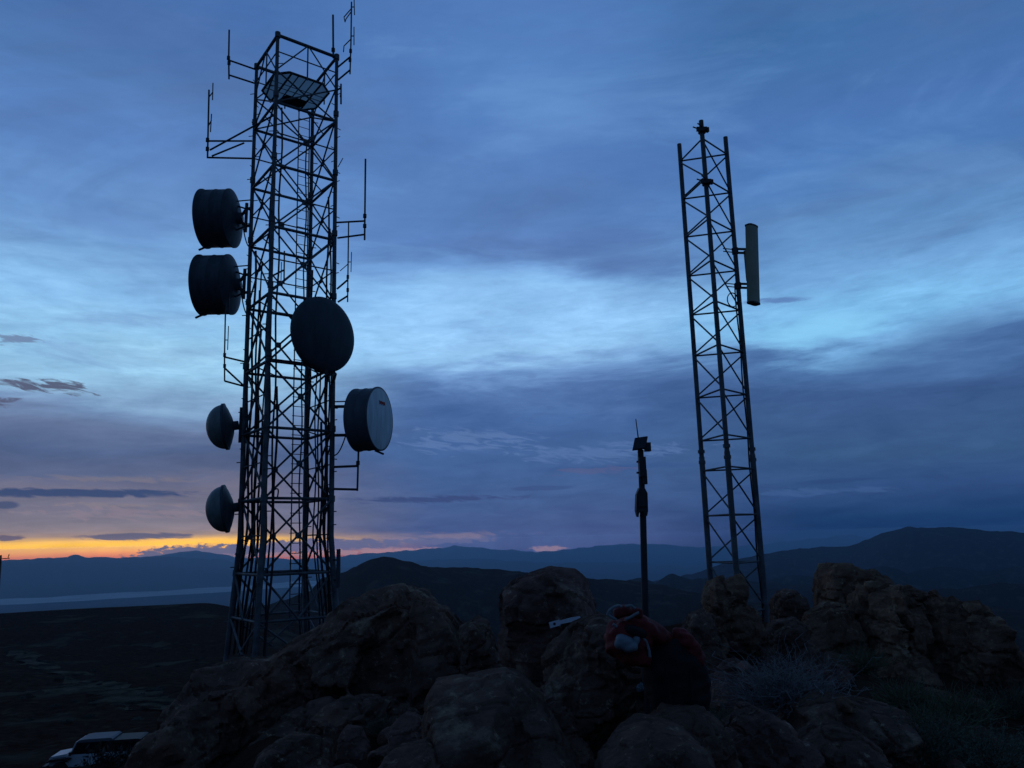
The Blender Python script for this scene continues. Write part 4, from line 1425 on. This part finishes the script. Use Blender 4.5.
tag(bpy.data.objects['fence_post'], 'short dark wooden post standing left of the white off-road car', 'post')
st = at(818, 601, 11.5)
zt = at(818, 583, 11.5)
s_o = MB().bar(st - UP * .4, zt, .012, 6).box(zt, (1, 0, 0), (0, 1, 0), UP, .03, .02, .02).build('survey_stake', 'box', None, st)
tag(s_o, 'tiny thin marker stake between the dark knobbly boulder and the square-topped block', 'stake')

# ------------------------------------------------------------------ air
RB = 15000
hz = MB().box((0, 0, 0), (1, 0, 0), (0, 1, 0), (0, 0, 1), RB, RB, 1)
for v in hz.v:
    v.z = 26 if v.z > 0 else -560
hm = bpy.data.materials.new('dusk_air')
hm.use_nodes = True
nt = hm.node_tree
nt.nodes.clear()
out = nt.nodes.new('ShaderNodeOutputMaterial')
vol = nt.nodes.new('ShaderNodeVolumePrincipled')
vol.inputs['Color'].default_value = (.41, .70, 1.0, 1)
vol.inputs['Density'].default_value = 9.5e-5
vol.inputs['Anisotropy'].default_value = .67
nt.links.new(vol.outputs[0], out.inputs['Volume'])
ho = hz.build('haze', hm, None, (0, 0, 0))
ho['kind'] = 'stuff'
ho['label'] = 'blue dusk air lying over the far valleys'

# ------------------------------------------------------------------ sky
W = bpy.data.worlds.new('World')
SC.world = W
W.use_nodes = True
nt = W.node_tree
nt.nodes.clear()
LK = nt.links.new


def mth(op, a, b=None, c=None, clamp=False):
    n = nt.nodes.new('ShaderNodeMath')
    n.operation = op
    n.use_clamp = clamp
    for i, v in enumerate((a, b, c)):
        if v is None:
            continue
        if isinstance(v, (int, float)):
            n.inputs[i].default_value = v
        else:
            LK(v, n.inputs[i])
    return n.outputs[0]


def comb(x, y, z):
    n = nt.nodes.new('ShaderNodeCombineXYZ')
    for i, v in enumerate((x, y, z)):
        if isinstance(v, (int, float)):
            n.inputs[i].default_value = v
        else:
            LK(v, n.inputs[i])
    return n.outputs[0]


def wnoise(vec, scale, detail=6, rough=.55, dist=0.0):
    n = nt.nodes.new('ShaderNodeTexNoise')
    n.inputs['Scale'].default_value = scale
    n.inputs['Detail'].default_value = detail
    n.inputs['Roughness'].default_value = rough
    n.inputs['Distortion'].default_value = dist
    LK(vec, n.inputs['Vector'])
    return n.outputs['Fac']


def sstep(v, lo, hi, a=0.0, b=1.0):
    n = nt.nodes.new('ShaderNodeMapRange')
    n.interpolation_type = 'SMOOTHSTEP'
    LK(v, n.inputs[0])
    n.inputs[1].default_value, n.inputs[2].default_value, n.inputs[3].default_value, n.inputs[4].default_value = lo, hi, a, b
    return n.outputs[0]


def cmix(f, a, b, mode='MIX'):
    n = nt.nodes.new('ShaderNodeMix')
    n.data_type = 'RGBA'
    n.blend_type = mode
    for i, v in ((0, f), (6, a), (7, b)):
        if isinstance(v, (int, float)):
            n.inputs[i].default_value = v
        elif isinstance(v, tuple):
            n.inputs[i].default_value = (*v, 1)
        else:
            LK(v, n.inputs[i])
    return n.outputs[2]


tc = nt.nodes.new('ShaderNodeTexCoord')
sp = nt.nodes.new('ShaderNodeSeparateXYZ')
nv = nt.nodes.new('ShaderNodeVectorMath')
nv.operation = 'NORMALIZE'
LK(tc.outputs['Generated'], nv.inputs[0])
LK(nv.outputs[0], sp.inputs[0])
X, Yv, Z = sp.outputs
ELEV = mth('MULTIPLY', mth('ARCSINE', Z), 57.29578)
AZ = mth('MULTIPLY', mth('ARCTAN2', X, Yv), 57.29578)
zp = mth('ADD', mth('MAXIMUM', Z, 0.0), .16)
PX, PYv = mth('DIVIDE', X, zp), mth('DIVIDE', Yv, zp)
plane = comb(PX, PYv, 0)                                   # the cloud deck seen in perspective
angc = comb(mth('MULTIPLY', AZ, .055), mth('MULTIPLY', ELEV, .30), 0)
angf = comb(mth('MULTIPLY', AZ, .16), mth('MULTIPLY', ELEV, .75), 3.3)
n_big = wnoise(plane, .9, 5, .5, .4)
n_mid = wnoise(plane, 2.6, 7, .6, .6)
n_str = wnoise(angc, 1.0, 7, .58, .5)
n_fin = wnoise(angf, 1.6, 7, .62, .3)


def ramp(stops, fac):
    n = nt.nodes.new('ShaderNodeValToRGB')
    e = n.color_ramp.elements
    stops = sorted(stops)
    while len(e) < len(stops):
        e.new(.5)
    for el, (p, c) in zip(e, stops):
        el.position = p
        el.color = (*lin(c), 1)
    LK(fac, n.inputs[0])
    return n.outputs[0]


def stops_from(x, rows):
    return [((ea(x, y)[1] + 3) / 45, c) for y, c in rows]


warp_amp = sstep(ELEV, 1.0, 9.0, 0.12, 1.0)
ew = mth('ADD', ELEV, mth('MULTIPLY', warp_amp, mth('ADD', mth('MULTIPLY', mth('SUBTRACT', n_str, .5), 7.0), mth('MULTIPLY', mth('SUBTRACT', n_big, .5), 4.0))))
ef = mth('DIVIDE', mth('ADD', ew, 3.0), 45.0, clamp=True)
SK_L = [(0, (72, 112, 172)), (60, (82, 124, 182)), (110, (88, 132, 194)), (150, (97, 142, 202)), (200, (108, 154, 213)), (250, (124, 172, 222)), (300, (140, 192, 238)), (350, (150, 200, 235)), (380, (140, 180, 215)), (400, (118, 148, 188)), (425, (100, 118, 155)), (450, (78, 97, 136)), (472, (90, 102, 136)), (485, (110, 110, 134)), (505, (113, 113, 135)), (520, (120, 117, 134)), (530, (134, 125, 136)), (537, (160, 136, 128)), (542, (255, 196, 96)), (548, (255, 192, 66)), (553, (255, 172, 66)), (557, (236, 138, 76)), (563, (196, 104, 80)), (575, (70, 70, 110))]
SK_M = [(0, (80, 122, 184)), (60, (84, 128, 190)), (120, (84, 126, 188)), (200, (85, 124, 182)), (240, (92, 131, 191)), (268, (114, 160, 217)), (296, (142, 194, 243)), (332, (152, 202, 248)), (358, (146, 194, 238)), (374, (112, 152, 205)), (390, (80, 114, 168)), (415, (69, 103, 158)), (450, (66, 98, 150)), (500, (66, 93, 143)), (530, (66, 87, 136)), (545, (66, 82, 130)), (560, (50, 72, 120))]
SK_R = [(0, (64, 108, 164)), (60, (68, 110, 168)), (110, (74, 116, 178)), (160, (80, 126, 188)), (200, (88, 130, 184)), (235, (98, 146, 200)), (275, (114, 166, 218)), (310, (126, 188, 236)), (335, (112, 164, 214)), (352, (76, 114, 166)), (380, (60, 90, 140)), (450, (56, 88, 132)), (490, (46, 76, 125)), (515, (25, 58, 103)), (530, (20, 48, 92)), (545, (14, 36, 74))]
# the air in front of the sky near the horizon is real, so the sky behind it is as bright as this
cL, cM, cR = ramp(stops_from(60, SK_L), ef), ramp(stops_from(512, SK_M), ef), ramp(stops_from(900, SK_R), ef)
azw = mth('ADD', AZ, mth('MULTIPLY', mth('SUBTRACT', n_str, .5), 10.0))
base = cmix(sstep(azw, -21, -5), cL, cM)
base = cmix(sstep(azw, 3, 22), base, cR)

n_cl = wnoise(comb(mth('ADD', PX, mth('MULTIPLY', PYv, .35)), mth('MULTIPLY', PYv, 1.7), 4.0), 1.5, 8, .6, .8)
base = cmix(mth('MULTIPLY', sstep(n_cl, .46, .70), sstep(ELEV, 13, 22, 0, .5)), base, lin((84, 112, 164)))
base = cmix(mth('MULTIPLY', sstep(n_cl, .47, .30), sstep(ELEV, 13, 22, 0, .35)), base, lin((112, 158, 214)))
# cloud texture over everything: bluish mottling in the deck, finer ripples lower down
f1 = mth('ADD', mth('ADD', 1.0, mth('MULTIPLY', mth('SUBTRACT', n_big, .5), sstep(ELEV, 14, 22, 0, .32))), mth('MULTIPLY', mth('SUBTRACT', n_mid, .5), sstep(ELEV, 18, 26, .62, .52)))
n_wsp = wnoise(comb(mth('MULTIPLY', AZ, .22), mth('MULTIPLY', mth('SUBTRACT', ELEV, mth('MULTIPLY', AZ, .06)), 1.1), 6.1), 1.5, 9, .68, .6)
f2 = mth('ADD', 1.0, mth('ADD', mth('MULTIPLY', mth('SUBTRACT', n_fin, .5), mth('MULTIPLY', sstep(ELEV, 14, 26, .38, .14), sstep(ELEV, 6.5, 11, .5, 1))), mth('MULTIPLY', mth('SUBTRACT', n_wsp, .5), mth('MULTIPLY', sstep(ELEV, 24, 14, .1, .6), sstep(ELEV, 6.5, 11, .35, 1)))))
fm = mth('MULTIPLY', f1, f2)
base = cmix(1.0, base, comb(mth('POWER', fm, 1.15), fm, mth('POWER', fm, .8)), 'MULTIPLY')


def blob_mask(px, py, hw, hh, nz_=.9, soft=.5, noise=None, tilt=0.0):
    a0, e0 = ea(px, py)
    ra = abs(ea(px + hw, py)[0] - ea(px - hw, py)[0]) / 2
    re = abs(ea(px, py + hh)[1] - ea(px, py - hh)[1]) / 2
    da = mth('DIVIDE', mth('SUBTRACT', AZ, a0), ra)
    de = mth('DIVIDE', mth('SUBTRACT', mth('SUBTRACT', ELEV, e0), mth('MULTIPLY', mth('SUBTRACT', AZ, a0), tilt)), re)
    r2 = mth('ADD', mth('MULTIPLY', da, da), mth('MULTIPLY', de, de))
    v = mth('ADD', mth('SUBTRACT', 1.0, mth('SQRT', r2)), mth('MULTIPLY', mth('SUBTRACT', n_fin if noise is None else noise, .5), nz_ * 5.5))
    return sstep(v, 0, soft)


n_rip = wnoise(comb(mth('MULTIPLY', AZ, .35), mth('MULTIPLY', mth('ADD', ELEV, mth('MULTIPLY', AZ, .12)), 1.7), 9.0), 1.3, 6, .6, .8)
n_lmp = wnoise(comb(mth('MULTIPLY', AZ, 1.0), mth('MULTIPLY', ELEV, 1.8), 5.0), 1.7, 5, .6, .3)
BL = [  # px, py, half width, half height, colour, strength, noise weight, softness, noise, tilt
    (600, 252, 125, 36, (80, 110, 166), .55, .5, .9, n_str, -.03),
    (120, 225, 110, 12, (106, 146, 204), .5, .8, .9, n_str, 0),
    (150, 318, 130, 13, (112, 148, 196), .55, .9, .8, n_str, .08),
    (190, 352, 120, 14, (108, 138, 188), .5, .9, .8, n_str, .05),
    (815, 330, 95, 24, (138, 206, 246), .8, .5, .9, n_str, .10),
    (960, 335, 110, 30, (66, 98, 150), .5, .6, .9, n_str, .25),
    (780, 300, 34, 6, (88, 122, 178), .8, .7, .7, n_fin, -.05),
    (46, 387, 50, 7.5, (82, 88, 114), .95, .75, .6, n_rip, 0),
    (30, 383, 40, 4, (92, 100, 128), .7, .9, .7, n_fin, 0),
    (2, 401, 20, 7, (84, 88, 116), .9, .7, .6, n_rip, 0),
    (14, 339, 26, 5, (104, 122, 158), .8, .95, .7, n_rip, .1),
    (60, 493, 190, 5.6, (58, 76, 116), 1.0, .34, .5, n_rip, 0),
    (110, 479, 130, 4, (124, 118, 132), .55, .7, .9, n_rip, 0),
    (130, 505, 90, 3, (134, 124, 132), .5, .8, .8, n_rip, 0),
    (6, 505, 14, 4, (66, 80, 116), .9, .4, .5, n_str, 0),
    (430, 499.5, 95, 4.2, (55, 73, 120), .9, .45, .6, n_rip, 0),
    (130, 536.5, 66, 4.0, (92, 94, 122), .95, .35, .4, n_rip, 0),
    (10, 537.5, 22, 3.2, (96, 92, 116), .95, .4, .4, n_rip, 0),
    (125, 512, 110, 7, (142, 128, 142), .5, 1.0, .8, n_rip, 0),
    (205, 553.5, 80, 9.5, (100, 96, 124), 1.0, .32, .22, n_lmp, 0),
    (320, 547, 95, 9, (88, 92, 130), .95, .35, .3, n_lmp, 0),
    (430, 536.5, 85, 4.5, (134, 120, 142), .6, .6, .9, n_rip, 0),
    (440, 541, 60, 3.5, (92, 96, 134), .8, .6, .4, n_lmp, 0),
    (532, 376, 6, 2.6, (96, 132, 184), .6, .5, .6, n_lmp, .2),
    (350, 552, 120, 4, (168, 128, 134), .7, .5, .6, n_lmp, 0),
    (548, 549, 22, 3.5, (142, 118, 138), .8, .4, .6, n_lmp, 0),
    (470, 440, 72, 12, (96, 124, 175), .62, .85, .8, n_rip, 0),
    (615, 452, 88, 10, (90, 119, 171), .58, .85, .8, n_rip, 0),
    (650, 466, 120, 5, (54, 84, 136), .6, .8, .7, n_str, 0),
    (590, 470, 50, 4, (84, 92, 136), .6, .8, .6, n_rip, 0),
    (830, 491, 110, 4, (66, 98, 148), .5, .7, .8, n_rip, 0),
    (850, 480, 140, 4, (40, 68, 116), .55, .8, .7, n_str, 0),
    (545, 488, 40, 3, (56, 78, 128), .6, .7, .6, n_str, 0),
]
for px, py, hw, hh, c, stg, nw, soft, nz_, tl_ in BL:
    base = cmix(mth('MULTIPLY', blob_mask(px, py, hw, hh, nw, soft, nz_, tl_), stg), base, lin(c))

# overhead and behind the viewer the dusk sky is darker
zen = sstep(ELEV, 38, 70)
base = cmix(zen, base, (.017, .038, .090))
back = sstep(Yv, .74, .05, 0, 1)
base = cmix(back, base, cmix(sstep(ELEV, 0, 40), (.030, .066, .155), (.036, .090, .215)))
base = cmix(sstep(ELEV, -1.2, -4), base, (.012, .020, .042))
# the low sky shines through kilometres of dusk air: it is as much brighter as that air takes away, less what the air adds
path = mth('MINIMUM', mth('DIVIDE', 26.0, mth('MAXIMUM', Z, .0015)), 15000.0)
tr = mth('EXPONENT', mth('MULTIPLY', path, -9.5e-5))
air = cmix(mth('SUBTRACT', 1.0, tr), (0, 0, 0), (.0125, .047, .145))
itr = mth('DIVIDE', 1.0, tr)
front = cmix(1.0, cmix(1.0, base, air, 'SUBTRACT'), comb(itr, itr, itr), 'MULTIPLY')
mxn = nt.nodes.new('ShaderNodeVectorMath')
mxn.operation = 'MAXIMUM'
LK(front, mxn.inputs[0])
mxn.inputs[1].default_value = (0, 0, 0)
base = mxn.outputs[0]
sky = nt.nodes.new('ShaderNodeTexSky')
sky.sky_type = 'NISHITA'
sky.sun_disc = False
sky.sun_elevation = R(0.0)
sky.sun_rotation = R(-33)
sky.altitude = 2000
add = cmix(1.0, base, cmix(1.0, sky.outputs[0], (.0006, .0006, .0006), 'MULTIPLY'), 'ADD')
bg = nt.nodes.new('ShaderNodeBackground')
LK(add, bg.inputs[0])
bg.inputs[1].default_value = 1.0
wo = nt.nodes.new('ShaderNodeOutputWorld')
LK(bg.outputs[0], wo.inputs[0])
W.cycles.sampling_method = 'MANUAL'
W.cycles.sample_map_resolution = 1024

# the last warm light from below the horizon at the left
sl = bpy.data.lights.new('Sun', 'SUN')
sl.energy = .012
sl.color = (1, .55, .3)
sl.angle = R(14)
so = bpy.data.objects.new('sun', sl)
COL.objects.link(so)
sd = Vector((math.sin(R(-33)) * math.cos(R(2)), math.cos(R(-33)) * math.cos(R(2)), math.sin(R(2))))
so.rotation_euler = sd.to_track_quat('Z', 'Y').to_euler()

# ------------------------------------------------------------------ camera and render
cam = bpy.data.cameras.new('Camera')
cam.sensor_width = 36
cam.lens = F / 1024 * 36
cam.clip_start = .05
cam.clip_end = 80000
co = bpy.data.objects.new('camera', cam)
COL.objects.link(co)
from mathutils import Matrix
mt = Matrix((cr, cu, -fw)).transposed()
co.matrix_world = mt.to_4x4()
SC.camera = co
SC.render.engine = 'CYCLES'
SC.render.resolution_x, SC.render.resolution_y = 1024, 768
SC.view_settings.view_transform = 'Standard'
SC.view_settings.look = 'None'
SC.view_settings.gamma = 1
SC.view_settings.exposure = 0
SC.cycles.use_denoising = True
SC.cycles.max_bounces = 5
SC.cycles.volume_bounces = 0
for o in bpy.data.objects:
    if '_o' in o:
        del o['_o']
